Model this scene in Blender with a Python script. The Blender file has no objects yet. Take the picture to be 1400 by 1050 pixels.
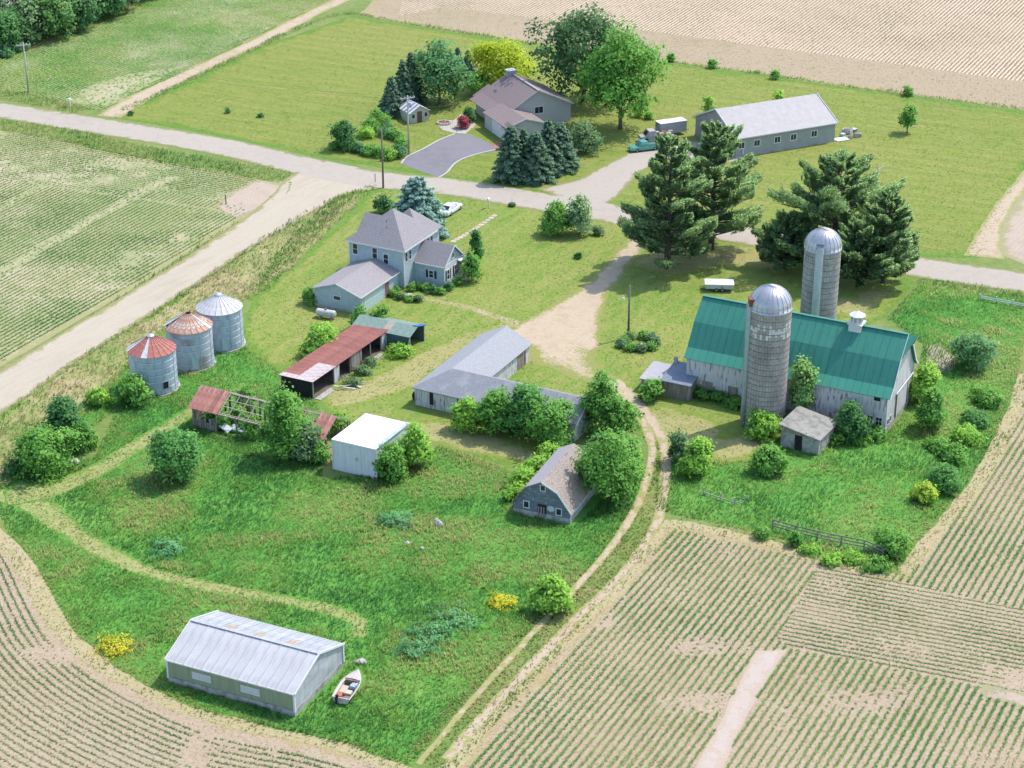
import bpy, bmesh, math, random
import numpy as np
from mathutils import Vector, Matrix
from mathutils.geometry import delaunay_2d_cdt

sc = bpy.context.scene
col = sc.collection
R = math.radians
rng = np.random.default_rng(7)

# ------------------------------------------------------------------ camera, sky, sun, exposure
CAM_H, PITCH, FPX = 105.0, R(25.4), 2722.0
cam = bpy.data.cameras.new('camera'); camo = bpy.data.objects.new('camera', cam); col.objects.link(camo)
cam.sensor_width = 36.0; cam.lens = FPX / 1400 * 36.0; cam.clip_start = 1.0; cam.clip_end = 20000
camo.location = (0, 0, CAM_H); camo.rotation_euler = (R(90) - PITCH, 0, 0)
sc.camera = camo

SUN_EL, SUN_AZ = R(57), R(33)          # azimuth measured from +X towards +Y
world = bpy.data.worlds.new('World'); sc.world = world; world.use_nodes = True
wn = world.node_tree.nodes; wl = world.node_tree.links
wn.clear()
sky = wn.new('ShaderNodeTexSky'); sky.sky_type = 'NISHITA'; sky.sun_disc = False
sky.sun_elevation = SUN_EL; sky.sun_rotation = R(90) - SUN_AZ; sky.altitude = 200; sky.dust_density = 1.2
bg = wn.new('ShaderNodeBackground'); bg.inputs['Strength'].default_value = 0.15
wo = wn.new('ShaderNodeOutputWorld')
wl.new(sky.outputs[0], bg.inputs[0]); wl.new(bg.outputs[0], wo.inputs[0])

sl = bpy.data.lights.new('sun', 'SUN'); sl.energy = 2.0; sl.angle = R(0.53); sl.color = (1.0, 0.955, 0.88)
slo = bpy.data.objects.new('sun', sl); col.objects.link(slo)
sv = Vector((math.cos(SUN_EL) * math.cos(SUN_AZ), math.cos(SUN_EL) * math.sin(SUN_AZ), math.sin(SUN_EL)))
slo.rotation_euler = sv.to_track_quat('Z', 'Y').to_euler(); slo.location = (60, 300, 150)

sc.view_settings.view_transform = 'Standard'; sc.view_settings.look = 'None'
sc.view_settings.gamma = 1.0; sc.view_settings.use_curve_mapping = False
sc.view_settings.exposure = 1.34
sc.cycles.use_denoising = True
sc.cycles.max_bounces = 5; sc.cycles.diffuse_bounces = 3; sc.cycles.glossy_bounces = 2
sc.cycles.transmission_bounces = 2; sc.cycles.transparent_max_bounces = 4

# ------------------------------------------------------------------ geometry helpers
def W(px, py, z=0.0):
    """where the sight line through a photo point meets the level z"""
    X = px - 700.0; Y = 525.0 - py
    v = (X, Y * math.sin(PITCH) + FPX * math.cos(PITCH), Y * math.cos(PITCH) - FPX * math.sin(PITCH))
    t = (CAM_H - z) / -v[2]
    return Vector((v[0] * t, v[1] * t, z))
def pxm(px, py):
    """photo pixels per metre at a ground point"""
    p = W(px, py)
    return FPX / (p.y * math.cos(PITCH) + CAM_H * math.sin(PITCH))

class MB:
    def __init__(s): s.v = []; s.f = []
    def add(s, vs, fs):
        o = len(s.v); s.v += [tuple(p) for p in vs]; s.f += [tuple(i + o for i in f) for f in fs]; return s
    def box(s, x0, x1, y0, y1, z0, z1):
        vs = [(x0,y0,z0),(x1,y0,z0),(x1,y1,z0),(x0,y1,z0),(x0,y0,z1),(x1,y0,z1),(x1,y1,z1),(x0,y1,z1)]
        return s.add(vs, [(0,3,2,1),(4,5,6,7),(0,1,5,4),(1,2,6,5),(2,3,7,6),(3,0,4,7)])
    def bar(s, c, u, v, n, hu, hv, hn):
        c, u, v, n = Vector(c), Vector(u), Vector(v), Vector(n)
        vs = [c + u*a*hu + v*b*hv + n*d*hn for d in (-1,1) for a, b in ((-1,-1),(1,-1),(1,1),(-1,1))]
        return s.add(vs, [(0,3,2,1),(4,5,6,7),(0,1,5,4),(1,2,6,5),(2,3,7,6),(3,0,4,7)])
    def beam(s, a, b, w, h=None):
        a, b = Vector(a), Vector(b); d = (b - a); L = d.length; d.normalize()
        up = Vector((0,0,1)) if abs(d.z) < .95 else Vector((0,1,0))
        u = d.cross(up).normalized(); v = u.cross(d)
        return s.bar((a + b) / 2, d, u, v, L/2, w/2, (h or w)/2)
    def prism(s, prof, a0, a1, axis='x'):
        n = len(prof)
        if axis == 'x': vs = [(a0,p,q) for p,q in prof] + [(a1,p,q) for p,q in prof]
        elif axis == 'y': vs = [(p,a0,q) for p,q in prof] + [(p,a1,q) for p,q in prof]
        else: vs = [(p,q,a0) for p,q in prof] + [(p,q,a1) for p,q in prof]
        fs = [tuple(range(n))[::-1], tuple(range(n, 2*n))] + [(i,(i+1)%n,(i+1)%n+n,i+n) for i in range(n)]
        return s.add(vs, fs)
    def slab(s, pts, t):
        pts = [Vector(p) for p in pts]
        nn = (pts[1]-pts[0]).cross(pts[-1]-pts[0]).normalized()
        if nn.z < 0: pts = pts[::-1]; nn = -nn
        n = len(pts); vs = pts + [p - nn*t for p in pts]
        fs = [tuple(range(n)), tuple(range(n, 2*n))[::-1]] + [(i+n,(i+1)%n+n,(i+1)%n,i) for i in range(n)]
        return s.add(vs, fs)
    def tube(s, pts, radii, n=8, cap=True):
        pts = [Vector(p) for p in pts]; o = len(s.v); k = len(pts)
        for i, p in enumerate(pts):
            d = (pts[min(i+1,k-1)] - pts[max(i-1,0)])
            d = d.normalized() if d.length > 1e-6 else Vector((0,0,1))
            up = Vector((0,0,1)) if abs(d.z) < .9 else Vector((1,0,0))
            u = d.cross(up).normalized(); v = d.cross(u)
            r = radii[i] if hasattr(radii, '__len__') else radii
            for j in range(n):
                a = 2*math.pi*j/n; s.v.append(tuple(p + u*math.cos(a)*r + v*math.sin(a)*r))
        for i in range(k-1):
            for j in range(n):
                a = o+i*n+j; b = o+i*n+(j+1)%n; s.f.append((a,b,b+n,a+n))
        if cap:
            s.f.append(tuple(o+j for j in range(n))[::-1]); s.f.append(tuple(o+(k-1)*n+j for j in range(n)))
        return s
    def lathe(s, prof, n=32, a0=0, a1=2*math.pi):
        o = len(s.v); k = len(prof); full = abs(a1-a0-2*math.pi) < 1e-6; m = n if full else n+1
        for r, z in prof:
            for j in range(m):
                a = a0+(a1-a0)*j/n; s.v.append((r*math.cos(a), r*math.sin(a), z))
        for i in range(k-1):
            for j in range(n):
                a = o+i*m+j; b = o+i*m+(j+1)%m; s.f.append((a,b,b+m,a+m))
        return s
    def mesh(s, name, mt=None, smooth=False):
        me = bpy.data.meshes.new(name); me.from_pydata(s.v, [], s.f)
        bm = bmesh.new(); bm.from_mesh(me); bmesh.ops.recalc_face_normals(bm, faces=bm.faces); bm.to_mesh(me); bm.free()
        if mt: me.materials.append(mt)
        if smooth: me.polygons.foreach_set('use_smooth', [True]*len(me.polygons))
        return me
    def build(s, name, mt, parent=None, smooth=False, loc=None, bevel=0):
        return link(name, s.mesh(name, mt, smooth), parent, loc, bevel)

def link(name, me, parent=None, loc=None, bevel=0):
    o = bpy.data.objects.new(name, me); col.objects.link(o)
    if parent: o.parent = parent
    if loc is not None: o.location = loc
    if bevel:
        b = o.modifiers.new('bevel', 'BEVEL'); b.width = bevel; b.segments = 2; b.limit_method = 'ANGLE'
    return o
def tag(o, label=None, cat=None, group=None, kind=None):
    if label: o['label'] = label
    if cat: o['category'] = cat
    if group: o['group'] = group
    if kind: o['kind'] = kind
    return o
def thing(name, label, cat, loc=(0,0,0), rz=0.0, group=None):
    o = bpy.data.objects.new(name, None); col.objects.link(o); o.empty_display_size = .3
    o.location = loc; o.rotation_euler = (0, 0, rz)
    return tag(o, label, cat, group)

def hashn(ix, iy, seed):
    h = (ix.astype(np.int64)*374761393 + iy.astype(np.int64)*668265263 + seed*982451653) & 0x7fffffff
    h = ((h ^ (h >> 13)) * 1274126177) & 0x7fffffff
    return ((h ^ (h >> 16)) & 0xffff) / 65535.0
def vnoise(x, y, size, seed=0):
    x = np.asarray(x)/size; y = np.asarray(y)/size
    ix = np.floor(x); iy = np.floor(y); fx = x-ix; fy = y-iy
    fx = fx*fx*(3-2*fx); fy = fy*fy*(3-2*fy)
    a = hashn(ix,iy,seed); b = hashn(ix+1,iy,seed); c = hashn(ix,iy+1,seed); d = hashn(ix+1,iy+1,seed)
    return (a*(1-fx)+b*fx)*(1-fy) + (c*(1-fx)+d*fx)*fy
def fbm(x, y, size, seed=0, octv=3):
    s = 0; a = .5; t = 0
    for k in range(octv): s = s + a*vnoise(x, y, size/2**k, seed+k*17); t += a; a *= .55
    return s/t
def pip(x, y, poly):
    inside = np.zeros(len(x), bool); n = len(poly)
    for i in range(n):
        x0, y0 = poly[i]; x1, y1 = poly[(i+1) % n]
        c = ((y0 > y) != (y1 > y)) & (x < (x1-x0)*(y-y0)/((y1-y0) if y1 != y0 else 1e-9) + x0)
        inside ^= c
    return inside
def seg_dist(x, y, line, closed=True):
    d = np.full(len(x), 1e9); n = len(line)
    for i in range(n if closed else n-1):
        ax, ay = line[i]; bx, by = line[(i+1) % n]; dx, dy = bx-ax, by-ay; L = dx*dx+dy*dy+1e-12
        t = np.clip(((x-ax)*dx + (y-ay)*dy)/L, 0, 1)
        d = np.minimum(d, (x-ax-t*dx)**2 + (y-ay-t*dy)**2)
    return np.sqrt(d)
def WP(pts): return [(W(*p).x, W(*p).y) for p in pts]
def smooth_line(pts, step=1.0):
    """Catmull-Rom through points, resampled"""
    P = [np.array(p, float) for p in pts]; out = []
    P = [2*P[0]-P[1]] + P + [2*P[-1]-P[-2]]
    for i in range(1, len(P)-2):
        n = max(2, int(np.linalg.norm(P[i+1]-P[i])/step))
        for k in range(n):
            t = k/n
            out.append(.5*((2*P[i]) + (-P[i-1]+P[i+1])*t + (2*P[i-1]-5*P[i]+4*P[i+1]-P[i+2])*t*t + (-P[i-1]+3*P[i]-3*P[i+1]+P[i+2])*t**3))
    out.append(P[-2]); return [tuple(p) for p in out]
def ribbon(pts_px, widths):
    """a strip polygon round a centre line given in photo points; widths in metres"""
    c = smooth_line(WP(pts_px), 1.5); n = len(c); k = len(pts_px)
    w = np.interp(np.linspace(0, k-1, n), range(k), widths)
    L, Rr = [], []
    for i in range(n):
        a = np.array(c[max(i-1,0)]); b = np.array(c[min(i+1,n-1)]); d = (b-a)/np.linalg.norm(b-a); nn = np.array([-d[1], d[0]])
        L.append(tuple(np.array(c[i]) + nn*w[i]/2)); Rr.append(tuple(np.array(c[i]) - nn*w[i]/2))
    return L + Rr[::-1]

# ------------------------------------------------------------------ materials
def nd(nt, t, **kw):
    n = nt.nodes.new(t)
    for k, v in kw.items():
        if k in n.inputs: n.inputs[k].default_value = v
        else: setattr(n, k, v)
    return n
def mathn(nt, op, a, b=None, clamp=False):
    n = nt.nodes.new('ShaderNodeMath'); n.operation = op; n.use_clamp = clamp
    for i, q in enumerate((a, b)):
        if q is None: continue
        if isinstance(q, (int, float)): n.inputs[i].default_value = q
        else: nt.links.new(q, n.inputs[i])
    return n.outputs[0]
def mixc(nt, fac, a, b, bt='MIX'):
    n = nt.nodes.new('ShaderNodeMix'); n.data_type = 'RGBA'; n.blend_type = bt
    for i, q in ((0, fac), (6, a), (7, b)):
        if isinstance(q, (int, float)): n.inputs[i].default_value = q
        elif isinstance(q, tuple): n.inputs[i].default_value = (*q, 1)
        else: nt.links.new(q, n.inputs[i])
    return n.outputs[2]
def rampn(nt, fac, stops):
    n = nt.nodes.new('ShaderNodeValToRGB'); e = n.color_ramp.elements
    while len(e) < len(stops): e.new(.5)
    for el, (p, c) in zip(e, stops): el.position = p; el.color = (*c, 1)
    nt.links.new(fac, n.inputs[0]); return n.outputs[0]
def base_mat(name):
    m = bpy.data.materials.new(name); m.use_nodes = True; nt = m.node_tree
    return m, nt, nt.nodes['Principled BSDF']
def noise(nt, vec, scale, detail=3, rough=.55):
    n = nd(nt, 'ShaderNodeTexNoise'); n.inputs['Scale'].default_value = scale; n.inputs['Detail'].default_value = detail
    n.inputs['Roughness'].default_value = rough
    nt.links.new(vec, n.inputs['Vector']); return n.outputs[0]
def mapping(nt, vec, scale=(1,1,1), rot=(0,0,0)):
    m = nd(nt, 'ShaderNodeMapping'); m.inputs['Scale'].default_value = scale; m.inputs['Rotation'].default_value = rot
    nt.links.new(vec, m.inputs['Vector']); return m.outputs[0]

def mat(name, c1, c2, scale=1.0, rough=.8, metal=0.0, stretch=(1,1,1), c3=None, s3=.5, t3=(.5,.62), stretch3=(1,1,1),
        bump=0.0, bs=8.0, rnd=0.0, spec=.3, wave=None, wamp=.5):
    """base colour between c1 and c2 by noise, with patches of c3 (stains, rust, peeling); wave=(axis, per metre) for ribs"""
    m, nt, b = base_mat(name)
    k_ = .78 if max(c2) > .45 else .93
    c1, c2 = tuple(v*k_ for v in c1), tuple(v*k_ for v in c2); c3 = c3 and tuple(v*k_ for v in c3)
    tc = nd(nt, 'ShaderNodeTexCoord').outputs['Object']
    n1 = noise(nt, mapping(nt, tc, stretch), scale, 4)
    c = rampn(nt, n1, [(.32, c1), (.68, c2)])
    if c3:
        n3 = noise(nt, mapping(nt, tc, stretch3), s3, 5, .65)
        f = rampn(nt, n3, [(t3[0], (0,0,0)), (t3[1], (1,1,1))])
        c = mixc(nt, f, c, c3)
    if rnd:
        oi = nd(nt, 'ShaderNodeObjectInfo')
        v = mathn(nt, 'MULTIPLY_ADD', oi.outputs['Random'], 2*rnd); v.node.inputs[2].default_value = 1-rnd
        hs = nd(nt, 'ShaderNodeHueSaturation'); nt.links.new(v, hs.inputs['Value']); nt.links.new(c, hs.inputs['Color']); c = hs.outputs[0]
    nt.links.new(c, b.inputs['Base Color'])
    b.inputs['Roughness'].default_value = rough; b.inputs['Metallic'].default_value = metal
    b.inputs['Specular IOR Level'].default_value = spec
    if bump or wave:
        bp = nd(nt, 'ShaderNodeBump'); bp.inputs['Strength'].default_value = bump or wamp; bp.inputs['Distance'].default_value = .05
        h = noise(nt, mapping(nt, tc, stretch), bs, 2)
        if wave:
            w = nd(nt, 'ShaderNodeTexWave'); w.bands_direction = wave[0]; w.inputs['Scale'].default_value = wave[1]
            nt.links.new(tc, w.inputs['Vector'])
            h = w.outputs['Fac']
        nt.links.new(h, bp.inputs['Height']); nt.links.new(bp.outputs[0], b.inputs['Normal'])
    return m

BARE = {'pale_gravel','sandy_gravel','stubble_soil','bare_soil','crop_soil','packed_dirt','track_dirt','pale_concrete','smooth_soil','grey_asphalt'}
def ground_mat(name, cols, s1=.04, s2=.35, s3=4.0, edgecol=None, stripe=None, fine=.35, rough=.95, bump=.4, stretch=None, mid=None, smid=1.1):
    """land cover: broad and fine colour changes, optional mower/row stripes (angle, period, colour, strength), edge mixed to the neighbour's cover"""
    m, nt, b = base_mat(name)
    k_ = .76 if name in BARE else 1.0
    cols = [tuple(v*k_ for v in c_) for c_ in cols]
    if edgecol: edgecol = tuple(v*(.9 if name in BARE else 1.0) for v in edgecol)
    if stripe: stripe = (stripe[0], stripe[1], tuple(v*k_ for v in stripe[2]), stripe[3])
    tc = nd(nt, 'ShaderNodeTexCoord').outputs['Object']
    n1 = noise(nt, tc, s1, 4); v2 = tc
    if stretch: v2 = mapping(nt, mapping(nt, tc, (1,1,1), (0,0,-stretch[0])), (stretch[1],stretch[2],1))
    n2 = noise(nt, v2, s2, 4); n3 = noise(nt, tc, s3*.42, 5, .78)
    f = mathn(nt, 'ADD', mathn(nt, 'MULTIPLY', n1, .55), mathn(nt, 'MULTIPLY', n2, .45))
    k = len(cols); c = rampn(nt, f, [(.34+.32*i/(k-1), q) for i, q in enumerate(cols)])
    if mid:
        nm = noise(nt, mapping(nt, v2, (1,1,1)), smid, 5, .72)
        c = mixc(nt, rampn(nt, nm, [(.40,(0,0,0)),(.66,(mid[1],)*3)]), c, mid[0])
    if stripe:
        ang, per, sc_, st = stripe
        mv = mapping(nt, tc, (1,1,1), (0,0,-ang)); sx = nd(nt, 'ShaderNodeSeparateXYZ'); nt.links.new(mv, sx.inputs[0])
        y = mathn(nt, 'ADD', sx.outputs[1], mathn(nt, 'MULTIPLY', n2, per*.12))
        s = mathn(nt, 'SINE', mathn(nt, 'MULTIPLY', y, 2*math.pi/per))
        s = mathn(nt, 'MULTIPLY_ADD', s, .5*st); s.node.inputs[2].default_value = .5*st
        s = mathn(nt, 'MULTIPLY', s, mathn(nt, 'MULTIPLY', n1, 1.7, True))
        c = mixc(nt, s, c, sc_)
    if edgecol:
        at = nd(nt, 'ShaderNodeAttribute', attribute_name='edge')
        e = mathn(nt, 'ADD', at.outputs['Fac'], mathn(nt, 'MULTIPLY', mathn(nt, 'SUBTRACT', n2, .5), 1.1))
        e = mathn(nt, 'ADD', e, mathn(nt, 'MULTIPLY', mathn(nt, 'SUBTRACT', n3, .5), 1.2))
        c = mixc(nt, rampn(nt, e, [(.3,(0,0,0)),(.62,(1,1,1))]), edgecol, c)
    hs = nd(nt, 'ShaderNodeHueSaturation')
    v = mathn(nt, 'MULTIPLY_ADD', n3, 2*fine); v.node.inputs[2].default_value = 1-fine
    nt.links.new(v, hs.inputs['Value']); nt.links.new(c, hs.inputs['Color'])
    nt.links.new(hs.outputs[0], b.inputs['Base Color'])
    b.inputs['Roughness'].default_value = rough; b.inputs['Specular IOR Level'].default_value = .1
    bp = nd(nt, 'ShaderNodeBump'); bp.inputs['Strength'].default_value = bump; bp.inputs['Distance'].default_value = .12
    nt.links.new(n3, bp.inputs['Height']); nt.links.new(bp.outputs[0], b.inputs['Normal'])
    return m

def leaf_mat(name, trans=.3, rough=.6):
    """foliage and grass: colour from the per-leaf attribute, part translucent"""
    m, nt, b = base_mat(name)
    at = nd(nt, 'ShaderNodeAttribute', attribute_name='col')
    nr = nd(nt, 'ShaderNodeAttribute', attribute_name='nrm')
    nt.links.new(nr.outputs['Vector'], b.inputs['Normal'])
    nt.links.new(at.outputs['Color'], b.inputs['Base Color'])
    b.inputs['Roughness'].default_value = rough; b.inputs['Specular IOR Level'].default_value = .18
    tr = nd(nt, 'ShaderNodeBsdfTranslucent'); mx = nd(nt, 'ShaderNodeMixShader'); mx.inputs[0].default_value = trans
    hs = nd(nt, 'ShaderNodeHueSaturation'); hs.inputs['Value'].default_value = 1.25; hs.inputs['Hue'].default_value = .495
    nt.links.new(at.outputs['Color'], hs.inputs['Color']); nt.links.new(hs.outputs[0], tr.inputs['Color'])
    nt.links.new(b.outputs[0], mx.inputs[1]); nt.links.new(tr.outputs[0], mx.inputs[2])
    nt.links.new(mx.outputs[0], nt.nodes['Material Output'].inputs[0])
    return m
LEAF = leaf_mat('leaf', .42); GRASS = leaf_mat('grass_blade', .5); NEEDLE = leaf_mat('needle', .38, .7)
TRI = [0]

def face_cloud(name, V, C, mt, parent=None, N=None):
    """V (n,k,3) faces with k corners, C (n,3) colour of each"""
    V = np.asarray(V, np.float32); n, k, _ = V.shape
    me = bpy.data.meshes.new(name)
    me.vertices.add(n*k); me.vertices.foreach_set('co', V.reshape(-1))
    me.loops.add(n*k); me.loops.foreach_set('vertex_index', np.arange(n*k, dtype=np.int32))
    me.polygons.add(n); me.polygons.foreach_set('loop_start', np.arange(0, n*k, k, dtype=np.int32))
    me.polygons.foreach_set('loop_total', np.full(n, k, np.int32))
    me.update(calc_edges=True)
    a = me.attributes.new('col', 'FLOAT_COLOR', 'POINT')
    cc = np.ones((n, k, 4), np.float32); cc[:, :, :3] = np.asarray(C, np.float32)[:, None, :]
    a.data.foreach_set('color', cc.reshape(-1))
    if N is None:
        N = np.random.default_rng(3).normal(size=(n,3))*.22 + np.array([0,0,1.0])
    N = N/np.linalg.norm(N, axis=1)[:,None]
    a = me.attributes.new('nrm', 'FLOAT_VECTOR', 'POINT')
    a.data.foreach_set('vector', np.repeat(N.astype(np.float32), k, 0).reshape(-1))
    me.materials.append(mt); TRI[0] += n*(k-2)
    return link(name, me, parent)

def frame_filter(x, y, m=40):
    """keep points whose photo position is inside the frame plus a margin (pixels)"""
    d = y*math.cos(PITCH) + CAM_H*math.sin(PITCH); u = y*math.sin(PITCH) - CAM_H*math.cos(PITCH)
    px = 700 + FPX*x/d; py = 525 - FPX*u/d
    return (px > -m) & (px < 1400+m) & (py > -m) & (py < 1050+m)
# ------------------------------------------------------------------ the land
C_LAWN = [(.112,.175,.027), (.158,.203,.037), (.205,.215,.053)]
C_LAWN2 = [(.095,.19,.025), (.145,.215,.036), (.215,.23,.06)]
C_MEAD = [(.055,.18,.035), (.09,.23,.04), (.15,.26,.055)]
C_DIRT = [(.45,.345,.235), (.52,.41,.29), (.40,.32,.21)]
C_SOIL_ = [(.34,.27,.20), (.43,.35,.265), (.48,.40,.31)]
C_VERGE = [(.13,.19,.045), (.24,.24,.09), (.36,.29,.16)]

def sheet(name, poly, z, mt, jit=.25, ew=1.2, step=1.0, grid=2.0, kind='structure', seed=1, parent=None, nofade=()):
    """a level land sheet with an uneven border; stores the distance from its border (0..1) in 'edge'"""
    b = []
    n = len(poly)
    for i in range(n):
        a = np.array(poly[i]); c = np.array(poly[(i+1) % n]); k = max(1, int(np.linalg.norm(c-a)/step))
        for j in range(k): b.append(a + (c-a)*j/k)
    b = np.array(b)
    if jit:
        b = b + jit*2*np.stack([fbm(b[:,0], b[:,1], 3.0, seed)-.5, fbm(b[:,0], b[:,1], 3.0, seed+50)-.5], 1)
    lo, hi = b.min(0), b.max(0)
    gx, gy = np.meshgrid(np.arange(lo[0], hi[0], grid), np.arange(lo[1], hi[1], grid))
    gx = gx.ravel() + rng.uniform(-.2, .2, gx.size)*grid; gy = gy.ravel() + rng.uniform(-.2, .2, gy.size)*grid
    bl = [tuple(p) for p in b]
    if len(gx):
        ins = pip(gx, gy, bl); gx, gy = gx[ins], gy[ins]
        d = seg_dist(gx, gy, bl) if len(gx) else np.zeros(0); k = d > min(.5, ew*.5); gx, gy = gx[k], gy[k]
    pts = [Vector(p) for p in bl] + [Vector((x, y)) for x, y in zip(gx, gy)]
    nb = len(bl)
    vs, es, fs, *_ = delaunay_2d_cdt(pts, [(i, (i+1) % nb) for i in range(nb)], [], 1, 1e-4)
    me = bpy.data.meshes.new(name); me.from_pydata([(v.x, v.y, z) for v in vs], [], fs)
    va = np.array([(v.x, v.y) for v in vs])
    e = np.clip(seg_dist(va[:,0], va[:,1], bl)/ew, 0, 1)
    for q_ in nofade: e = np.where(pip(va[:,0], va[:,1], q_), 1.0, e)
    at = me.attributes.new('edge', 'FLOAT', 'POINT'); at.data.foreach_set('value', e.astype(np.float32))
    me.materials.append(mt); me.update()
    if len(me.polygons) and me.polygons[0].normal.z < 0: me.flip_normals()
    o = link(name, me, parent); 
    if kind: o['kind'] = kind
    return o

EA = R(63.5)        # direction of the farm's grid, away from the camera
# base: rough grass to the horizon
g = MB()
N = 24
xs = np.concatenate([np.linspace(-3000,-400,8), np.linspace(-300,300,13), np.linspace(400,3000,8)])
ys = np.concatenate([np.linspace(-600,0,4), np.linspace(60,560,11), np.linspace(800,5000,8)])
for j, y in enumerate(ys):
    for i, x in enumerate(xs): g.v.append((x, y, 0))
nx = len(xs)
for j in range(len(ys)-1):
    for i in range(nx-1): g.f.append((j*nx+i, j*nx+i+1, (j+1)*nx+i+1, (j+1)*nx+i))
gm0 = ground_mat('rough_grass_ground', [(.11,.175,.04),(.15,.195,.055),(.21,.215,.085)], s1=.06, s2=.5, s3=3, fine=.5)
tag(g.build('ground', gm0), kind='structure')

# region outlines (photo points laid on the ground)
PX = {
 'far_lawn': [(150,160),(240,121),(350,66),(482,21),(520,29),(600,41),(730,61),(900,84),(1050,104),(1200,126),(1400,152),(1600,182),(1560,260),(1420,215),(1375,285),(1340,352),(1250,352),(1060,322),(880,292),(760,266),(690,256),(560,236),(440,216),(300,186)],
 'yard_lawn': [(505,262),(560,256),(602,259),(720,280),(860,306),(1000,334),(1240,380),(1252,386),(1212,432),(1130,470),(1010,475),(948,495),(932,540),(1010,560),(1060,590),(1020,626),(985,628),(930,600),(905,600),(905,650),(860,560),(800,560),(770,640),(700,640),(610,608),(560,588),(545,600),(450,570),(430,545),(340,478),(332,450),(345,408),(400,365),(470,300)],
 'rough_verge': [(445,275),(500,255),(520,250),(495,275),(400,366),(345,410),(300,420),(240,440),(180,500),(120,560),(60,600),(10,680),(-60,730),(-60,610),(0,568),(84,503),(234,411),(322,349),(400,298)],
 'left_field': [(-150,158),(0,178),(80,192),(130,204),(240,224),(340,243),(400,250),(398,262),(368,280),(330,301),(240,357),(185,393),(100,443),(0,502),(-160,600)],
 'far_left_field': [(-160,130),(-160,90),(0,82),(60,62),(120,40),(170,17),(215,-8),(260,-40),(560,-40),(440,5),(330,60),(255,96),(180,130),(140,152),(110,147),(60,133),(0,122)],
 'top_field': [(490,19),(500,12),(545,-40),(1700,-40),(1700,195),(1400,150),(1200,124),(1050,102),(900,82),(730,59),(600,39),(530,28)],
 'right_bare_field': [(1560,250),(1440,225),(1395,268),(1372,305),(1362,346),(1400,362),(1560,395)],
 'corn_field': [(1560,420),(1402,470),(1400,500),(1384,560),(1345,640),(1300,695),(1234,776),(1228,790),(1150,768),(1085,752),(1035,742),(985,730),(925,716),(905,724),(880,760),(835,815),(760,893),(700,955),(645,1022),(590,1090),(1600,1110)],
 'corner_field': [(-60,700),(0,738),(28,765),(55,815),(80,858),(130,905),(200,944),(300,985),(420,1012),(500,1035),(560,1052),(600,1090),(-120,1110)],
}
POLY = {k: WP(v) for k, v in PX.items()}
AX = {'main_road': ribbon([(-140,134),(0,151),(140,173),(300,200),(440,232),(520,246),(620,256),(740,276),(860,296),(1000,318),(1130,340),(1260,366),(1400,386),(1600,414)], [7.6]*14),
      'side_road': ribbon([(-160,640),(-60,572),(0,538),(56,499),(210,403),(300,345),(400,280),(440,252),(490,236)], [7.4,7.4,7.2,7,6.8,6.6,7.4,10,17])}
mats_g = {}
mats_g['road'] = ground_mat('pale_gravel', [(.40,.345,.285),(.455,.395,.33),(.41,.355,.30)], s1=.05, s2=.6, s3=7, edgecol=(.22,.22,.09), fine=.2, bump=.1, mid=((.36,.31,.25),.5))
mats_g['side'] = ground_mat('sandy_gravel', [(.42,.355,.265),(.50,.43,.33),(.44,.375,.285)], s1=.05, s2=.5, s3=7, edgecol=(.26,.24,.11), fine=.22, mid=((.40,.34,.25),.5), bump=.12, stretch=(R(58),.25,1.6))
mats_g['farlawn'] = ground_mat('mown_grass', C_LAWN, s1=.018, s2=.25, s3=3.5, edgecol=(.11,.19,.032), stripe=(R(-24),3.6,(.11,.165,.026),.24), stretch=(R(-24),.25,1.5), fine=.42, bump=.3, mid=((.25,.228,.08),.7), smid=.7)
mats_g['yard'] = ground_mat('yard_grass', C_LAWN2, s1=.05, s2=.3, s3=3.5, edgecol=(.12,.20,.034), stripe=(R(62),2.4,(.26,.25,.085),.2), stretch=(R(62),.4,1.2), fine=.42, bump=.3, mid=((.26,.24,.085),.6), smid=.7)
mats_g['verge'] = ground_mat('weedy_verge', C_VERGE, s1=.08, s2=.5, s3=4, edgecol=(.13,.21,.04), fine=.4)
mats_g['soilL'] = ground_mat('green_field_soil', [(.17,.22,.075),(.24,.25,.12),(.40,.33,.225)], s1=.045, s2=.4, s3=5, edgecol=(.27,.25,.12), stripe=(R(63.5),.762,(.40,.34,.22),.4), fine=.3)
mats_g['soilT'] = ground_mat('stubble_soil', [(.33,.265,.165),(.40,.31,.21),(.42,.315,.225)], s1=.025, s2=.35, s3=5, edgecol=(.33,.27,.15), fine=.45, mid=((.30,.26,.14),.5), smid=.6)
mats_g['soilT2'] = ground_mat('stubble_soil_rows', [(.29,.225,.15),(.33,.245,.175),(.32,.235,.17)], s1=.025, s2=.35, s3=5, stripe=(R(63.5),.762,(.52,.41,.29),.9), fine=.3)
mats_g['soilR'] = ground_mat('bare_soil', [(.46,.36,.28),(.50,.40,.31),(.42,.34,.25)], s1=.05, s2=.4, s3=5, edgecol=(.30,.27,.15), stripe=(R(58),.762,(.40,.32,.24),.3), fine=.15)
mats_g['soilC'] = ground_mat('crop_soil', [(.40,.28,.205),(.46,.335,.25),(.48,.36,.275)], s1=.06, s2=.5, s3=6, edgecol=(.34,.27,.14), fine=.5, bump=.5, mid=((.30,.27,.15),.75), smid=1.9)
mats_g['dirt'] = ground_mat('packed_dirt', C_DIRT, s1=.07, s2=.5, s3=6, edgecol=(.24,.245,.075), fine=.32, mid=((.42,.34,.22),.6))
mats_g['track'] = ground_mat('track_dirt', C_DIRT, s1=.1, s2=.6, s3=6, edgecol=(.30,.28,.12), fine=.35)
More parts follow.
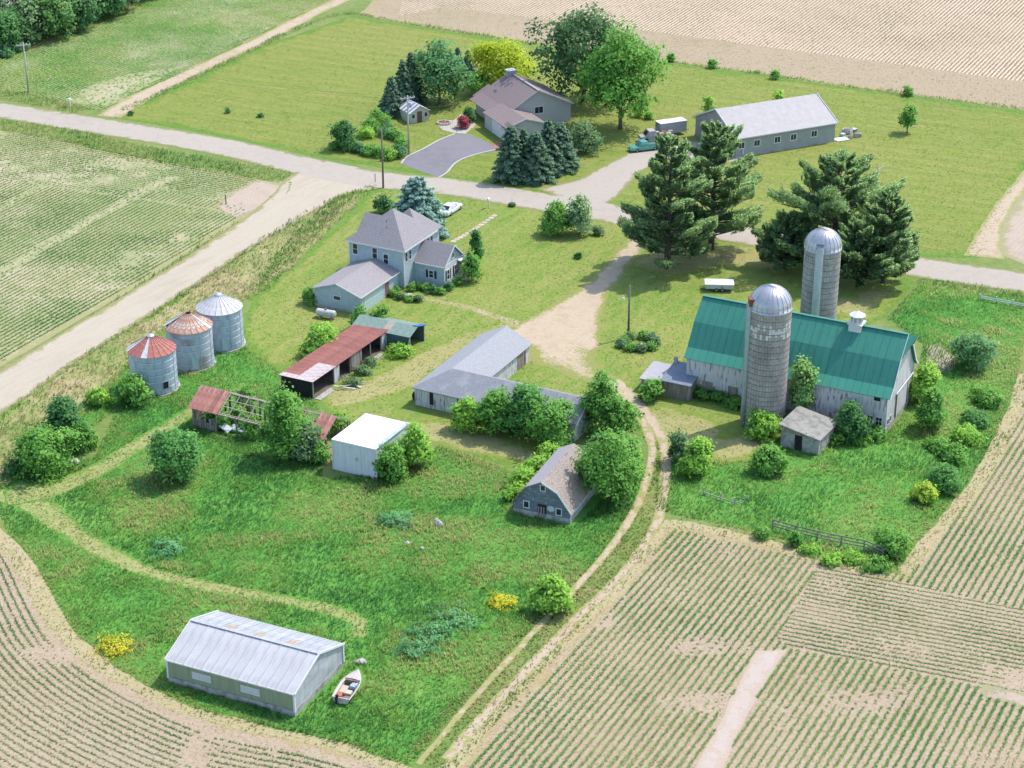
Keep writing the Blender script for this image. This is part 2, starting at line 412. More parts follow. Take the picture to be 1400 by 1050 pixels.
mats_g['border'] = ground_mat('straw_border', [(.36,.26,.165),(.42,.31,.21),(.34,.28,.15)], s1=.08, s2=.7, s3=5, edgecol=(.33,.28,.15), fine=.45, mid=((.24,.25,.10),.9), smid=.9)
mats_g['bstrip'] = ground_mat('pale_field_soil', [(.31,.285,.165),(.365,.315,.205),(.36,.29,.19)], s1=.1, s2=.6, s3=5, edgecol=(.26,.265,.13), fine=.35, mid=((.24,.27,.11),.6), smid=.8)
mats_g['mown'] = ground_mat('cut_grass_path', [(.14,.215,.045),(.20,.245,.07),(.27,.265,.105)], s1=.1, s2=.5, s3=5, edgecol=(.11,.22,.04), fine=.55, mid=((.33,.29,.14),.7), smid=1.3)
mats_g['mownl'] = ground_mat('dry_cut_grass', [(.19,.21,.055),(.26,.25,.095),(.31,.27,.12)], s1=.1, s2=.5, s3=4, edgecol=(.17,.215,.043), fine=.3, mid=((.33,.27,.13),.5))
mats_g['asph'] = ground_mat('grey_asphalt', [(.20,.185,.20),(.235,.22,.235),(.25,.235,.245)], s1=.1, s2=.6, s3=9, fine=.1, bump=.05)
mats_g['conc'] = ground_mat('pale_concrete', [(.46,.42,.36),(.54,.49,.43)], s1=.2, s2=.8, s3=8, fine=.12, bump=.05)

MEADOW = WP([(-20,655),(30,650),(60,645),(130,625),(160,560),(250,540),(300,600),(440,655),(545,645),(600,610),(690,640),(770,700),(800,650),(850,640),(884,645),(868,690),(842,735),(796,790),(735,850),(664,928),(600,1000),(560,1048),(500,1030),(420,1006),(300,980),(205,940),(145,902),(95,856),(68,815),(36,762),(10,728)])
MEADOW_N = WP([(250,540),(160,560),(100,605),(120,640),(60,660),(0,655),(20,620),(120,545),(165,505),(185,490),(240,470),(325,470),(345,480),(430,545),(445,580),(440,655),(300,600)])
MEADOW_E = WP([(905,655),(905,610),(935,605),(985,632),(1022,630),(1060,600),(1140,590),(1200,600),(1212,595),(1250,545),(1262,470),(1212,436),(1255,390),(1400,405),(1480,420),(1400,466),(1392,520),(1374,572),(1336,645),(1290,700),(1228,776),(1150,760),(1085,742),(1030,728),(960,712),(905,700)])
gmm = ground_mat('meadow_ground', C_MEAD, s1=.06, s2=.5, s3=3, edgecol=(.11,.20,.04))
for k_, P_ in enumerate((MEADOW, MEADOW_N, MEADOW_E)): sheet('meadow', P_, .0015+.0008*k_, gmm, .4, 1.5, 1.2, 3, seed=60+k_)
sheet('weedy_verge', POLY['rough_verge'], .004, mats_g['verge'], .6, 1.5, seed=2)
sheet('far_lawn', POLY['far_lawn'], .004, mats_g['farlawn'], .3, 2.2, 1.5, 4, seed=3)
sheet('yard_lawn', POLY['yard_lawn'], .008, mats_g['yard'], .5, 2.0, seed=4)
sheet('green_field', POLY['left_field'], .012, mats_g['soilL'], .3, 2.0, 1.5, 3, seed=5)
sheet('far_green_field', POLY['far_left_field'], .012, mats_g['soilL'], .4, 2.0, 1.5, 4, seed=6)
sheet('stubble_field', POLY['top_field'], .012, mats_g['soilT'], .3, 2.5, 2, 5, seed=7)
TI = WP([(545,22),(560,-40),(1700,-40),(1700,170),(1400,112),(1200,84),(1050,64),(900,44),(760,28),(640,14),(600,10)])
sheet('stubble_rows', TI, .0145, mats_g['soilT2'], .5, 1, 2, 6, seed=71)
sheet('bare_field', POLY['right_bare_field'], .012, mats_g['soilR'], .4, 2.0, 1.5, 3, seed=8)
sheet('corn_field', POLY['corn_field'], .012, mats_g['soilC'], .4, 2.0, 1.2, 3, seed=9)
sheet('corner_corn_field', POLY['corner_field'], .012, mats_g['soilC'], .35, 1.6, 1.0, 2, seed=10)
GD = [(775,272),(815,256),(860,226),(905,208),(960,207),(1000,222)]
AX['gravel'] = ribbon(GD, [15,10.5,8.5,9,10,8]); AX['farm'] = ribbon([(884,300),(868,335),(838,370)], [9,6,6])
AX['side2'] = ribbon([(300,345),(400,280),(440,252),(500,232)], [5.6,6,9,15])
AX['main2'] = [tuple(q) for q in AX['main_road']]
sheet('main_road', AX['main_road'], .024, mats_g['road'], .12, .9, 1.0, 1.5, seed=11, nofade=(AX['side2'], AX['gravel'], AX['farm']))
sheet('side_road', AX['side_road'], .020, mats_g['side'], .15, 1.0, 1.0, 1.5, seed=12, nofade=(AX['main2'],))

# tracks, drives and paths
TR = {}
def strip(name, pts, widths, z, m, jit=.2, ew=.7, seed=1, grid=1.2, nofade=()):
    p = ribbon(pts, widths); TR[name+str(z)] = p
    return sheet(name, p, z, mats_g[m], jit, ew, .8, grid, seed=seed, nofade=nofade)
YARDDIRT = WP([(690,458),(715,448),(750,440),(795,436),(812,470),(822,500),(852,522),(872,548),(862,560),(838,545),(800,520),(770,515),(735,500),(712,478)])
strip('field_lane', [(148,160),(200,129),(265,98),(350,58),(420,22),(475,-4),(520,-26)], [4.6,4,3.6,3.6,3.4,3.4,3.4], .016, 'track', .4, 1.2, 21)
strip('east_lane', [(1345,352),(1352,318),(1372,282),(1410,235)], [5.5,2.8,2.6,3], .016, 'track', .4, 1.0, 22)
strip('gravel_drive', [(775,272),(815,256),(860,226),(905,208),(960,207),(1000,222)], [13,8.5,6.5,7,8,6], .016, 'road', .3, .9, 23)
strip('farm_drive', [(884,303),(868,335),(838,370),(800,412),(768,446),(752,470)], [6,3.4,3.2,4.2,8,14], .016, 'dirt', .7, 1.5, 24, nofade=(YARDDIRT,))
sheet('gravel_yard', YARDDIRT, .018, mats_g['dirt'], 1.3, 4.2, 1, 1.2, seed=25, nofade=(ribbon([(868,335),(838,370),(800,412),(768,446),(752,470)],[2,2.6,4,8,13]), ribbon([(838,520),(866,545),(885,570)],[3,3,3])))
strip('wheel_track', [(845,535),(868,560),(884,585),(891,615),(885,650),(872,690),(845,735),(800,790),(740,853),(670,930),(610,998),(570,1045)], [2,1.4,1.0,1.0,.95,.95,.85,.8,.7,.7,.6,.6], .016, 'track', .25, .28, 26, .8)
strip('wheel_track', [(852,530),(880,560),(900,590),(911,620),(908,660),(903,700),(888,735),(850,785),(790,845),(725,912),(655,985),(610,1040)], [2,1.5,1.2,1.2,1.1,1.1,1.1,1.3,1.3,1.3,1.3,1.2], .0165, 'track', .3, .28, 27, .8)
strip('field_border_strip', [(905,722),(872,768),(824,822),(745,902),(690,958),(636,1022),(590,1082)], [1.44,1.80,1.80,1.56,1.44,1.56,1.68], .0145, 'border', .5, .9, 28)
strip('field_border_strip', [(-30,705),(5,738),(32,770),(62,826),(90,866),(138,908),(204,946),(300,985),(420,1011),(500,1033),(570,1060)], [1.86,1.86,2.11,2.11,1.98,1.61,1.36,1.18,1.12,1.12,1.12], .0165, 'border', .5, .8, 29)
strip('field_border_strip', [(905,716),(960,722),(1030,738),(1100,758),(1160,772),(1230,790)], [1.60,1.70,1.30,1.10,0.90,0.80], .0155, 'border', .7, 1.2, 30)
strip('field_border_strip', [(1400,512),(1382,570),(1345,648),(1300,704),(1236,782)], [1.32,1.54,1.76,1.65,1.65], .0155, 'border', .5, 1.0, 31)
strip('mown_path', [(5,668),(55,694),(120,742),(200,780),(290,803),(380,818),(455,835),(488,850),(486,872)], [5,3.6,3.0,2.8,2.2,2.0,2.0,2.4,2.0], .016, 'mown', .5, .8, 32, .8)
strip('mown_path', [(5,680),(60,672),(130,645),(190,608),(250,570),(285,545)], [4.5,3.4,3.0,2.6,2.6,2], .017, 'mown', .5, .8, 33, .8)
strip('mown_path', [(440,548),(480,540),(540,520),(600,485),(660,455),(720,440)], [6,6,6,5,3.5,3], .012, 'mownl', .8, 1.8, 34)
strip('mown_path', [(548,592),(600,590),(680,612),(745,630)], [6,6,5,4], .0125, 'mownl', .8, 1.5, 35)
strip('mown_path', [(885,560),(930,585),(985,612),(1040,600)], [6,9,8,5], .0125, 'mownl', .8, 2.0, 36)
strip('worn_grass', [(560,405),(640,420),(690,437),(740,452)], [1.2,1.2,1.4,2.4], .0135, 'track', .4, .8, 37)
strip('worn_grass', [(880,372),(940,352),(1010,350),(1090,362)], [9,12,10,10], .0135, 'mownl', .9, 3.0, 38)
strip('worn_grass', [(1100,400),(1160,420),(1210,395)], [8,8,5], .0135, 'mownl', .9, 3.0, 39)
# farmhouse walk: separate slabs
walk = tag(bpy.data.objects.new('stone_walk', None), kind='structure'); col.objects.link(walk)
wlk = smooth_line(WP([(620,330),(645,316),(676,295)]), .9)
sm = MB(); sm.box(-.42,.42,-.38,.38,-.02,.035); sme = sm.mesh('slab', mat('walk_stone', (.44,.36,.27), (.56,.47,.36), 3, .9, rnd=.12))
for i, p in enumerate(wlk[::1]):
    o = link('slab', sme, walk, (p[0], p[1], .012)); o.rotation_euler = (0, 0, R(62) + rng.uniform(-.1,.1))
# new house drive, edging, patio
DRIVE = WP([(548,224),(557,214),(578,204),(600,192),(622,183),(640,183),(671,197),(686,202),(680,206),(648,212),(624,222),(611,236),(600,243)])
sheet('asphalt_drive', DRIVE, .022, mats_g['asph'], .05, .6, .6, 1.5, seed=41)
def curb(name, pts, w, h, m):
    c = smooth_line(WP(pts), .6); b = MB(); n = len(c)
    for i in range(n):
        a = np.array(c[max(i-1,0)]); q = np.array(c[min(i+1,n-1)]); d = (q-a)/np.linalg.norm(q-a); k = np.array([-d[1], d[0]])*w/2
        p = np.array(c[i])
        for s in (-1, 1):
            b.v.append((*(p+k*s), -.05)); b.v.append((*(p+k*s), h))
    for i in range(n-1):
        o = i*4; b.f += [(o+1,o+3,o+7,o+5),(o,o+1,o+5,o+4),(o+3,o+2,o+6,o+7)]
    b.f += [(0,2,3,1), (4*n-4,4*n-3,4*n-1,4*n-2)]
    return b.build(name, m)
M_CURB = mat('kerb_concrete', (.48,.45,.40), (.58,.54,.48), 3, .9)
tag(curb('drive_kerb', [(548,224),(557,214),(578,204),(600,192),(622,183)], .25, .08, M_CURB), kind='structure')
tag(curb('drive_kerb', [(600,243),(611,236),(624,222),(648,212),(682,204)], .25, .08, M_CURB), kind='structure')
sheet('patio', WP([(598,171),(607,164),(620,165),(632,155),(645,160),(650,172),(636,183),(622,182),(606,178)]), .024, mats_g['conc'], .15, .5, .5, 1, seed=42)
sheet('entry_pad', WP([(670,197),(690,192),(692,201),(681,205)]), .026, ground_mat('red_paving', [(.26,.12,.09),(.34,.17,.13)], s1=.3, s2=2, s3=8), .03, .3, .5, 1, seed=43)
sheet('shop_apron', WP([(905,200),(950,190),(1008,210),(990,226),(940,222)]), .019, mats_g['road'], .4, 1.0, 1, 1.5, seed=44)
sheet('barnyard_dirt', WP([(1262,472),(1285,470),(1310,490),(1305,505),(1282,510),(1268,495)]), .018, mats_g['soilR'], .4, 1.0, 1, 1.5, seed=45)
sheet('bare_patch', WP([(1032,890),(1076,888),(1040,945),(1010,1000),(985,1060),(945,1060),(985,985)]), .018, ground_mat('smooth_soil', [(.50,.41,.34),(.54,.45,.38)], s1=.1, s2=1, s3=8, edgecol=(.42,.33,.25), fine=.14), .2, .7, 1, 1.5, seed=46)
sheet('bare_patch', WP([(1345,935),(1400,948),(1480,970),(1480,990),(1340,950)]), .018, mats_g['soilR'], .3, .7, 1, 1.5, seed=47)

# ------------------------------------------------------------------ crops (stuff: nobody could count the plants)
def plants(x, y, h, r, C, nl=5, up=.55, seed=0):
    """each plant: nl leaf triangles arching outward"""
    q = np.random.default_rng(seed); n = len(x)
    az = q.uniform(0, 2*np.pi, (n, nl)) ; le = r[:,None]*q.uniform(.6, 1.25, (n, nl)); hh = h[:,None]*q.uniform(.5, 1.2, (n, nl))
    w = le*q.uniform(.16, .34, (n, nl))
    dx, dy = np.cos(az), np.sin(az)
    V = np.zeros((n, nl, 3, 3))
    bx = x[:,None]; by = y[:,None]
    V[:,:,0,0] = bx - dy*w; V[:,:,0,1] = by + dx*w; V[:,:,0,2] = hh*.25
    V[:,:,1,0] = bx + dy*w; V[:,:,1,1] = by - dx*w; V[:,:,1,2] = hh*.25
    V[:,:,2,0] = bx + dx*le; V[:,:,2,1] = by + dy*le; V[:,:,2,2] = hh*(up + q.uniform(0,.6,(n,nl)))
    CC = np.repeat(np.asarray(C)[:,None,:], nl, 1)*q.uniform(.75, 1.3, (n, nl, 1))
    return V.reshape(-1,3,3), CC.reshape(-1,3)

def lerp3(t, a, b, c):
    t = np.clip(t, 0, 1)[:,None]; a, b, c = map(np.array, (a, b, c))
    return np.where(t < .5, a+(b-a)*t*2, b+(c-b)*(t-.5)*2)
def rows(poly, ang, sp, step, excl=(), drop=None, margin=.6, m=40, seed=1, wob=.04, ph=.69):
    P = np.array(poly); d = np.array([math.cos(ang), math.sin(ang)]); nn = np.array([-d[1], d[0]])
    u = P@d; v = P@nn; q = np.random.default_rng(seed)
    vs = np.arange(math.floor(v.min()/sp)*sp, v.max(), sp) + ph*sp; us = np.arange(u.min(), u.max(), step)
    U, Vv = np.meshgrid(us, vs); U = U.ravel() + q.uniform(-.5,.5,U.size)*step; Vv = Vv.ravel() + q.normal(0, wob, Vv.size)
    x = U*d[0] + Vv*nn[0]; y = U*d[1] + Vv*nn[1]
    k = frame_filter(x, y, m); x, y = x[k], y[k]
    k = pip(x, y, poly); x, y = x[k], y[k]
    for e in excl:
        k = ~pip(x, y, e); x, y = x[k], y[k]
    if drop is not None:
        k = q.uniform(0, 1, len(x)) > drop(x, y); x, y = x[k], y[k]
    return x, y
def crop(name, label, sets, step_h, r, cols, seed, nl=5, nsize=9):
    Vs, Cs = [], []
    for i, (x, y) in enumerate(sets):
        t = fbm(x, y, nsize, seed, 3)*1.6-.3 + np.random.default_rng(seed+i).normal(0,.12,len(x))
        big = .65 + .7*fbm(x, y, 6.0, seed+5)
        V, C = plants(x, y, step_h*big, r*big, lerp3(t, *cols), nl, .5, seed+i); Vs.append(V); Cs.append(C)
    return tag(face_cloud(name, np.concatenate(Vs), np.concatenate(Cs), GRASS), label, 'crop', kind='stuff')
CROP = ((.12,.27,.08), (.21,.33,.10), (.35,.40,.17))
HEAD = WP([(1118,772),(1228,794),(1600,880),(1600,1010),(1400,952),(1330,938),(1200,908),(1080,888),(1062,870),(1095,820)])
patch = lambda lo, hi, size, sd: (lambda x, y: np.clip((fbm(x, y, size, sd)-lo)/(hi-lo), 0, 1)*.92)
b1, b2 = WP([(1032,890),(1076,888),(1040,945),(1010,1000),(985,1060),(945,1060),(985,985)]), WP([(1345,935),(1400,948),(1480,970),(1480,990),(1340,950)])
inner = WP([(1560,455),(1412,505),(1396,565),(1358,645),(1312,702),(1246,786),(1150,776),(1085,760),(1035,750),(985,738),(925,724),(912,732),(888,768),(845,823),(770,901),(710,963),(655,1030),(600,1090),(1600,1110)])
ca = rows(inner, R(62.5), .762, .11, (HEAD, b1, b2), patch(.64,.82,9,61), seed=62)
ch = rows(HEAD, R(-21), .762, .13, (b2,), patch(.60,.86,6,63), seed=64)
crop('young_corn', 'rows of young green crop in the pinkish soil, lower right corner', [ca], .18, .23, CROP, 65)
crop('young_corn', 'thin crop of the headland with rows running crosswise, right of centre', [ch], .15, .19, ((.15,.27,.09),(.23,.32,.12),(.34,.38,.18)), 66)
# corner field: rows follow the curved border
bord = smooth_line(WP([(-70,660),(-8,728),(22,765),(50,822),(78,868),(130,915),(200,956),(300,998),(420,1024),(500,1046),(600,1078)]), .16)
bx = np.array(bord); tg = np.gradient(bx, axis=0); tg /= np.linalg.norm(tg, axis=1)[:,None]; nrm = np.stack([tg[:,1], -tg[:,0]], 1)
xs_, ys_ = [], []
for k in range(46):
    p = bx + nrm*(1.2 + k*.762) + rng.normal(0, .04, bx.shape); xs_.append(p[:,0]); ys_.append(p[:,1])
xs_ = np.concatenate(xs_); ys_ = np.concatenate(ys_); kk = pip(xs_, ys_, POLY['corner_field']) & frame_filter(xs_, ys_)
kk &= rng.uniform(0,1,len(xs_)) > patch(.58,.78,7,71)(xs_, ys_)
crop('young_corn', 'curving rows of sparse crop in the lower left corner', [(xs_[kk], ys_[kk])], .20, .20, ((.11,.23,.075),(.19,.29,.095),(.32,.35,.16)), 72)
# left field: headland rows along the road, then rows along the side road
LH = WP([(-150,158),(0,178),(80,192),(240,224),(340,243),(400,250),(395,263),(350,288),(240,262),(150,262),(60,250),(0,246),(-150,230)])
Lp = WP([(-150,166),(0,184),(130,209),(240,229),(385,254),(322,300),(236,354),(180,390),(96,440),(0,496),(-160,590)])
LB_ = [ribbon([(-60,408),(60,338),(175,272),(240,240)],[1.8,2.2,2.4,2.6]), ribbon([(-60,318),(0,285),(62,252)],[1.5]*3), ribbon([(40,250),(120,262),(190,272),(330,292)],[.8,.8,.8,1.4]), WP([(292,284),(318,262),(350,246),(396,251),(392,264),(360,284),(326,300),(305,292)])]
for k_, b_ in enumerate(LB_): sheet('bare_strip', b_, .0145+.0004*k_, mats_g['soilR' if k_ == 3 else 'bstrip'], .8, 1.4, .8, 1.2, seed=150+k_)
la = rows(Lp, R(63.5), .762, .17, [LH], lambda x, y: np.maximum(patch(.68,.84,12,81)(x, y), .72*np.any([pip(x, y, b_) for b_ in LB_], 0)), seed=82)
lb = rows([p for p in LH], R(-27), .762, .20, (), lambda x, y: np.maximum(patch(.54,.78,8,83)(x, y), np.where(pip(x, y, LB_[3]), .99, .75*np.any([pip(x, y, b_) for b_ in LB_], 0))), seed=84)
crop('field_crop', 'dense green crop in rows left of the side road', [la, lb], .24, .27, ((.11,.25,.07),(.19,.31,.09),(.31,.37,.13)), 85, 4, 12)
FB_ = WP([(90,140),(120,118),(180,100),(245,92),(200,118),(150,145)])
sheet('bare_strip', FB_, .0145, mats_g['bstrip'], 1.2, 4, 1, 2, seed=158)
fl = rows(POLY['far_left_field'], R(63.5), .762, .28, (), lambda x, y: np.maximum(patch(.70,.90,18,86)(x, y), .75*pip(x, y, FB_)), m=10, seed=87)
crop('field_crop', 'green crop between the dark wood and the straight field lane', [fl], .30, .40, ((.11,.33,.065),(.19,.39,.08),(.31,.42,.115)), 88, 4, 15)
tp = rows(TI, R(63.5), .762, .24, (), patch(.50,.95,25,90), m=10, seed=91, wob=.03)
crop('stubble_crop', 'thin green lines of seedlings in the pale field along the top', [tp], .16, .20, ((.09,.15,.05),(.14,.20,.065),(.22,.25,.10)), 92, 3, 20)

# ------------------------------------------------------------------ tall grass and weeds
def scatter(poly, dens, excl=(), m=30, seed=1):
    q = np.random.default_rng(seed); P = np.array(poly); lo, hi = P.min(0), P.max(0); n = int((hi-lo).prod()*dens)
    x = q.uniform(lo[0], hi[0], n); y = q.uniform(lo[1], hi[1], n)
    k = frame_filter(x, y, m); x, y = x[k], y[k]; k = pip(x, y, poly); x, y = x[k], y[k]
    for e in excl:
        k = ~pip(x, y, e); x, y = x[k], y[k]
    return x, y
foot = [WP([(216,905),(402,985),(476,915),(300,845)]), WP([(698,700),(782,722),(830,680),(802,620),(740,640)]), WP([(460,636),(513,650),(548,618),(500,602)]), WP([(1066,610),(1114,622),(1142,585),(1100,575)]),
        WP([(448,958),(470,972),(504,930),(492,912),(470,925)])]
tracks = list(TR.values())
def tall_grass(name, label, sets, hmin, hmax, cols, seed, nl=6, rr=.145, size=10):
    Vs, Cs = [], []
    for i, (x, y) in enumerate(sets):
        q = np.random.default_rng(seed+i)
        a = fbm(x, y, size, seed, 4); b = fbm(x, y, 3.0, seed+9, 3)
        t = (a-.5)*2.9+.48 + (b-.5)*1.2 + q.normal(0, .13, len(x))
        h = hmin + (hmax-hmin)*np.clip(b*1.6-.3 + q.normal(0,.15,len(x)), 0, 1)
        V, C = plants(x, y, h, np.full(len(x), rr)*(.6+.8*b), lerp3(t, *cols), nl, .75, seed+i); Vs.append(V); Cs.append(C)
    return tag(face_cloud(name, np.concatenate(Vs), np.concatenate(Cs), GRASS), label, 'grass', kind='stuff')
GR = ((.075,.25,.058), (.18,.375,.075), (.41,.46,.165))
tall_grass('tall_grass', 'tall bright green meadow grass around the white metal shed and ruined sheds', [scatter(MEADOW, 21, tracks+foot, seed=101), scatter(MEADOW_N, 15, tracks+foot, seed=102)], .14, .5, GR, 103)
tall_grass('tall_grass', 'tall green grass around the green-roofed barn', [scatter(MEADOW_E, 15, tracks+foot, seed=105)], .14, .5, GR, 106)
tall_grass('verge_weeds', 'brownish green weeds in the strip beside the side road', [scatter(POLY['rough_verge'], 6, tracks, seed=108)], .12, .5, ((.14,.26,.06),(.27,.28,.11),(.42,.35,.21)), 109, 5, .18, 6)
ROADS = [AX['main_road'], AX['side_road']]
PATHS_ = [p_ for k_, p_ in TR.items() if k_ in ('mown_path0.016','mown_path0.017')]
TRK_ = [p_ for k_, p_ in TR.items() if k_.startswith('wheel_track')]
def edge_set(px, width, dens, seed): return scatter(ribbon(px, [width]*len(px)), dens, ROADS, seed=seed)
tall_grass('ditch_grass', 'bright grass tufts along the edges of the roads and lanes',
  [edge_set([(-10,127),(60,140),(110,152)], 4.5, 6, 111), edge_set([(-10,170),(80,184),(160,201),(260,221),(360,237),(424,243)], 5.5, 6, 112), edge_set([(430,240),(400,262),(330,304),(240,362),(120,440),(0,518)], 1.6, 5, 113),
   edge_set([(90,500),(234,413),(322,352),(440,278),(500,252)], 1.4, 6, 114), edge_set([(485,18),(530,27),(600,39),(730,59),(900,82),(1050,102),(1200,124),(1400,149)], 1.2, 6, 115), edge_set([(165,152),(245,117),(350,66),(440,26),(485,18)], 1.6, 5, 116),
   edge_set([(470,268),(400,340),(352,398)], 3.2, 7, 117), edge_set([(515,246),(545,250),(590,258)], 3.0, 8, 118), edge_set([(1255,384),(1330,394),(1400,402)], 2.0, 7, 119), edge_set([(905,640),(905,700)], 1.4, 6, 120)],
  .15, .6, ((.08,.23,.05),(.14,.28,.06),(.27,.34,.10)), 121, 5, .2, 5)

mid_line = [(880,575),(898,605),(900,650),(888,695),(864,738),(822,790),(762,850),(695,925),(630,995),(585,1045)]
tall_grass('track_grass', 'short yellowish grass between and beside the ruts of the two-track drive',
  [scatter(ribbon(mid_line, [2.4,2.6,2.6,3.0,3.6,4.4,5,5,5,5]), 12, TRK_, seed=131), scatter(ribbon([(868,690),(838,742),(790,797),(728,860),(656,940),(590,1012)], [2.2]*6), 11, TRK_, seed=132)],
  .08, .3, ((.13,.27,.055),(.25,.32,.08),(.42,.38,.17)), 133, 5, .16, 4)

print('TRI grass+crops', TRI[0])

# straw, clods and weeds lying between the rows; tufts and dry clumps in the lawns
def flecks(name, label, sets, cols, seed, h, r, cat):
    Vs, Cs = [], []
    for i, (x, y) in enumerate(sets):
        q = np.random.default_rng(seed+i); t = q.uniform(0, 1, len(x))
        s = q.uniform(.5, 1.5, len(x)); V, C = plants(x, y, h*s, r*s, lerp3(t, *cols), 3, .4, seed+i); V[:,:,2] += .02; Vs.append(V); Cs.append(C)
    return tag(face_cloud(name, np.concatenate(Vs), np.concatenate(Cs), GRASS), label, cat, kind='stuff')
flecks('crop_residue', 'pale straw and small weeds scattered over the corn fields', [scatter(POLY['corn_field'], 7, [b1], seed=141), scatter(POLY['corner_field'], 7, [], seed=142)], ((.20,.25,.11),(.48,.37,.26),(.60,.49,.36)), 143, .05, .10, 'straw')
flecks('crop_residue', 'pale straw scattered over the field along the top edge', [scatter(POLY['top_field'], 1.6, [], m=5, seed=144)], ((.22,.24,.10),(.42,.34,.22),(.60,.50,.35)), 145, .05, .2, 'straw')
ex_y = [AX['main_road'], YARDDIRT] + [p_ for k_, p_ in TR.items() if not k_.startswith('mown') and not k_.startswith('worn')]
flecks('lawn_tufts', 'short tufts and dry clumps in the mown farmyard lawn', [scatter(POLY['yard_lawn'], 5, ex_y, seed=146)], ((.10,.22,.03),(.18,.27,.045),(.30,.29,.09)), 147, .05, .13, 'grass')
flecks('lawn_tufts', 'short tufts and dry clumps in the big far lawn', [scatter(POLY['far_lawn'], 2.6, [AX['main_road'], AX['gravel'], DRIVE], m=5, seed=148)], ((.11,.20,.03),(.18,.25,.045),(.28,.27,.08)), 149, .05, .16, 'grass')

tall_grass('path_grass', 'short cut grass on the trail mown through the meadow', [scatter(q_, 9, [], seed=160+i_) for i_, q_ in enumerate(PATHS_)], .05, .2, ((.10,.24,.05),(.22,.30,.08),(.42,.38,.18)), 165, 5, .13, 3)
tall_grass('border_weeds', 'thin weeds and straw along the borders of the corn fields',
  [scatter(q_, 5, [], seed=170+i_) for i_, q_ in enumerate([ribbon([(905,714),(960,719),(1030,734),(1100,752),(1160,767),(1226,785)],[2.6]*6), ribbon([(1398,505),(1379,566),(1341,644),(1296,699),(1232,779)],[2.4]*5), ribbon([(0,735),(28,768),(58,824),(86,864),(134,906),(200,943),(300,982),(420,1008),(500,1030),(560,1050)],[1.8]*10), ribbon([(900,724),(866,768),(818,822),(740,902),(684,958),(630,1022)],[2.4]*6)])],
  .06, .35, ((.11,.24,.05),(.25,.29,.09),(.46,.38,.20)), 180, 5, .14, 3)
# ------------------------------------------------------------------ building materials
def shingle(name, c1, c2, c3=None): return mat(name, c1, c2, 7, .9, stretch=(1,1,1), c3=c3, s3=.6, t3=(.5,.75), bump=.5, bs=12, spec=.15)
M_SH_HOUSE = shingle('grey_shingle', (.20,.185,.19), (.31,.285,.285))
M_SH_GAR = shingle('mauve_grey_shingle', (.22,.20,.20), (.33,.30,.30))
M_SH_NEW = shingle('brown_shingle', (.19,.145,.14), (.27,.21,.20))
M_SH_L = shingle('slate_shingle', (.19,.195,.21), (.29,.29,.305), (.34,.34,.34))
M_SH_OLD = mat('worn_wood_shingle', (.22,.185,.16), (.46,.38,.32), 9, .95, c3=(.14,.11,.09), s3=5, t3=(.54,.66), bump=.8, bs=9)
M_SIDE = mat('blue_grey_siding', (.38,.47,.49), (.46,.55,.57), 2, .7, wave=('Z',1.6), wamp=.25)
M_SIDE2 = mat('beige_siding', (.43,.42,.395), (.445,.435,.41), 2, .75, wave=('Z',1.6), wamp=.2)
M_TRIM = mat('white_trim', (.66,.66,.65), (.76,.76,.75), 3, .6)
M_GLASS, _nt, _b = base_mat('window_glass'); _b.inputs['Base Color'].default_value = (.022,.028,.034,1); _b.inputs['Roughness'].default_value = .08; _b.inputs['Specular IOR Level'].default_value = .6
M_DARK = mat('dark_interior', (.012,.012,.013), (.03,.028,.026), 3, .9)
M_SHUT = mat('dark_shutter', (.02,.03,.04), (.035,.045,.055), 4, .6)
M_CONC = mat('old_concrete', (.30,.285,.26), (.42,.40,.37), 3, .92, c3=(.22,.21,.19), s3=1.2, bump=.3)
M_TIMBER = mat('grey_timber', (.16,.135,.11), (.30,.26,.215), 3, .9, stretch=(1,1,.15), rnd=.2)
M_TIMBER_L = mat('pale_bare_timber', (.33,.28,.22), (.48,.42,.34), 3, .9, rnd=.15)
M_PEEL = mat('peeling_white_boards', (.56,.55,.55), (.70,.69,.68), 3, .85, stretch=(1,1,.12), c3=(.20,.185,.175), s3=2.6, t3=(.53,.64), stretch3=(1.9,1.9,.3), wave=('X',1.3), wamp=.3)
M_PEEL2 = mat('gable_white_boards', (.52,.50,.48), (.66,.64,.62), 3, .85, stretch=(1,1,.12), c3=(.36,.34,.32), s3=2.0, t3=(.52,.68), stretch3=(1.6,1.6,.22))  # gable boards, with fainter peeling patches
M_GREENR = mat('green_steel_roof', (.028,.185,.128), (.038,.215,.152), .6, .5, c3=(.05,.225,.165), s3=.6, t3=(.45,.8), stretch3=(3.5,.35,.35), wave=('X',2.2), wamp=.35, spec=.4)
M_GREENR_LIT = mat('green_steel_lit_eave', (.05,.24,.17), (.06,.265,.19), .6, .5)  # roof green lightened: the brighter light on the flared eave put into the colour
M_STEELW = mat('white_ribbed_steel', (.50,.49,.49), (.60,.59,.585), 1.2, .6, stretch=(1,.2,1), c3=(.42,.405,.40), s3=1.0, t3=(.5,.75), stretch3=(2.5,.25,1), rnd=.05, wave=('X',2.1), wamp=.6, spec=.25)
M_STEELB = mat('bluish_old_steel', (.40,.41,.43), (.50,.505,.52), 1.2, .6, c3=(.33,.33,.34), s3=1.0, t3=(.5,.7), stretch3=(2.5,.25,1), rnd=.07, wave=('X',2.1), wamp=.6, spec=.25)
M_RUSTP = mat('rust_stain', (.36,.20,.08), (.44,.29,.15), 3, .85, c3=(.47,.45,.43), s3=2.2, t3=(.5,.7))
M_GRNW = mat('faded_green_steel', (.215,.26,.165), (.27,.315,.21), 1.2, .7, stretch=(3,3,.3), wave=('X',2.6), wamp=.4)
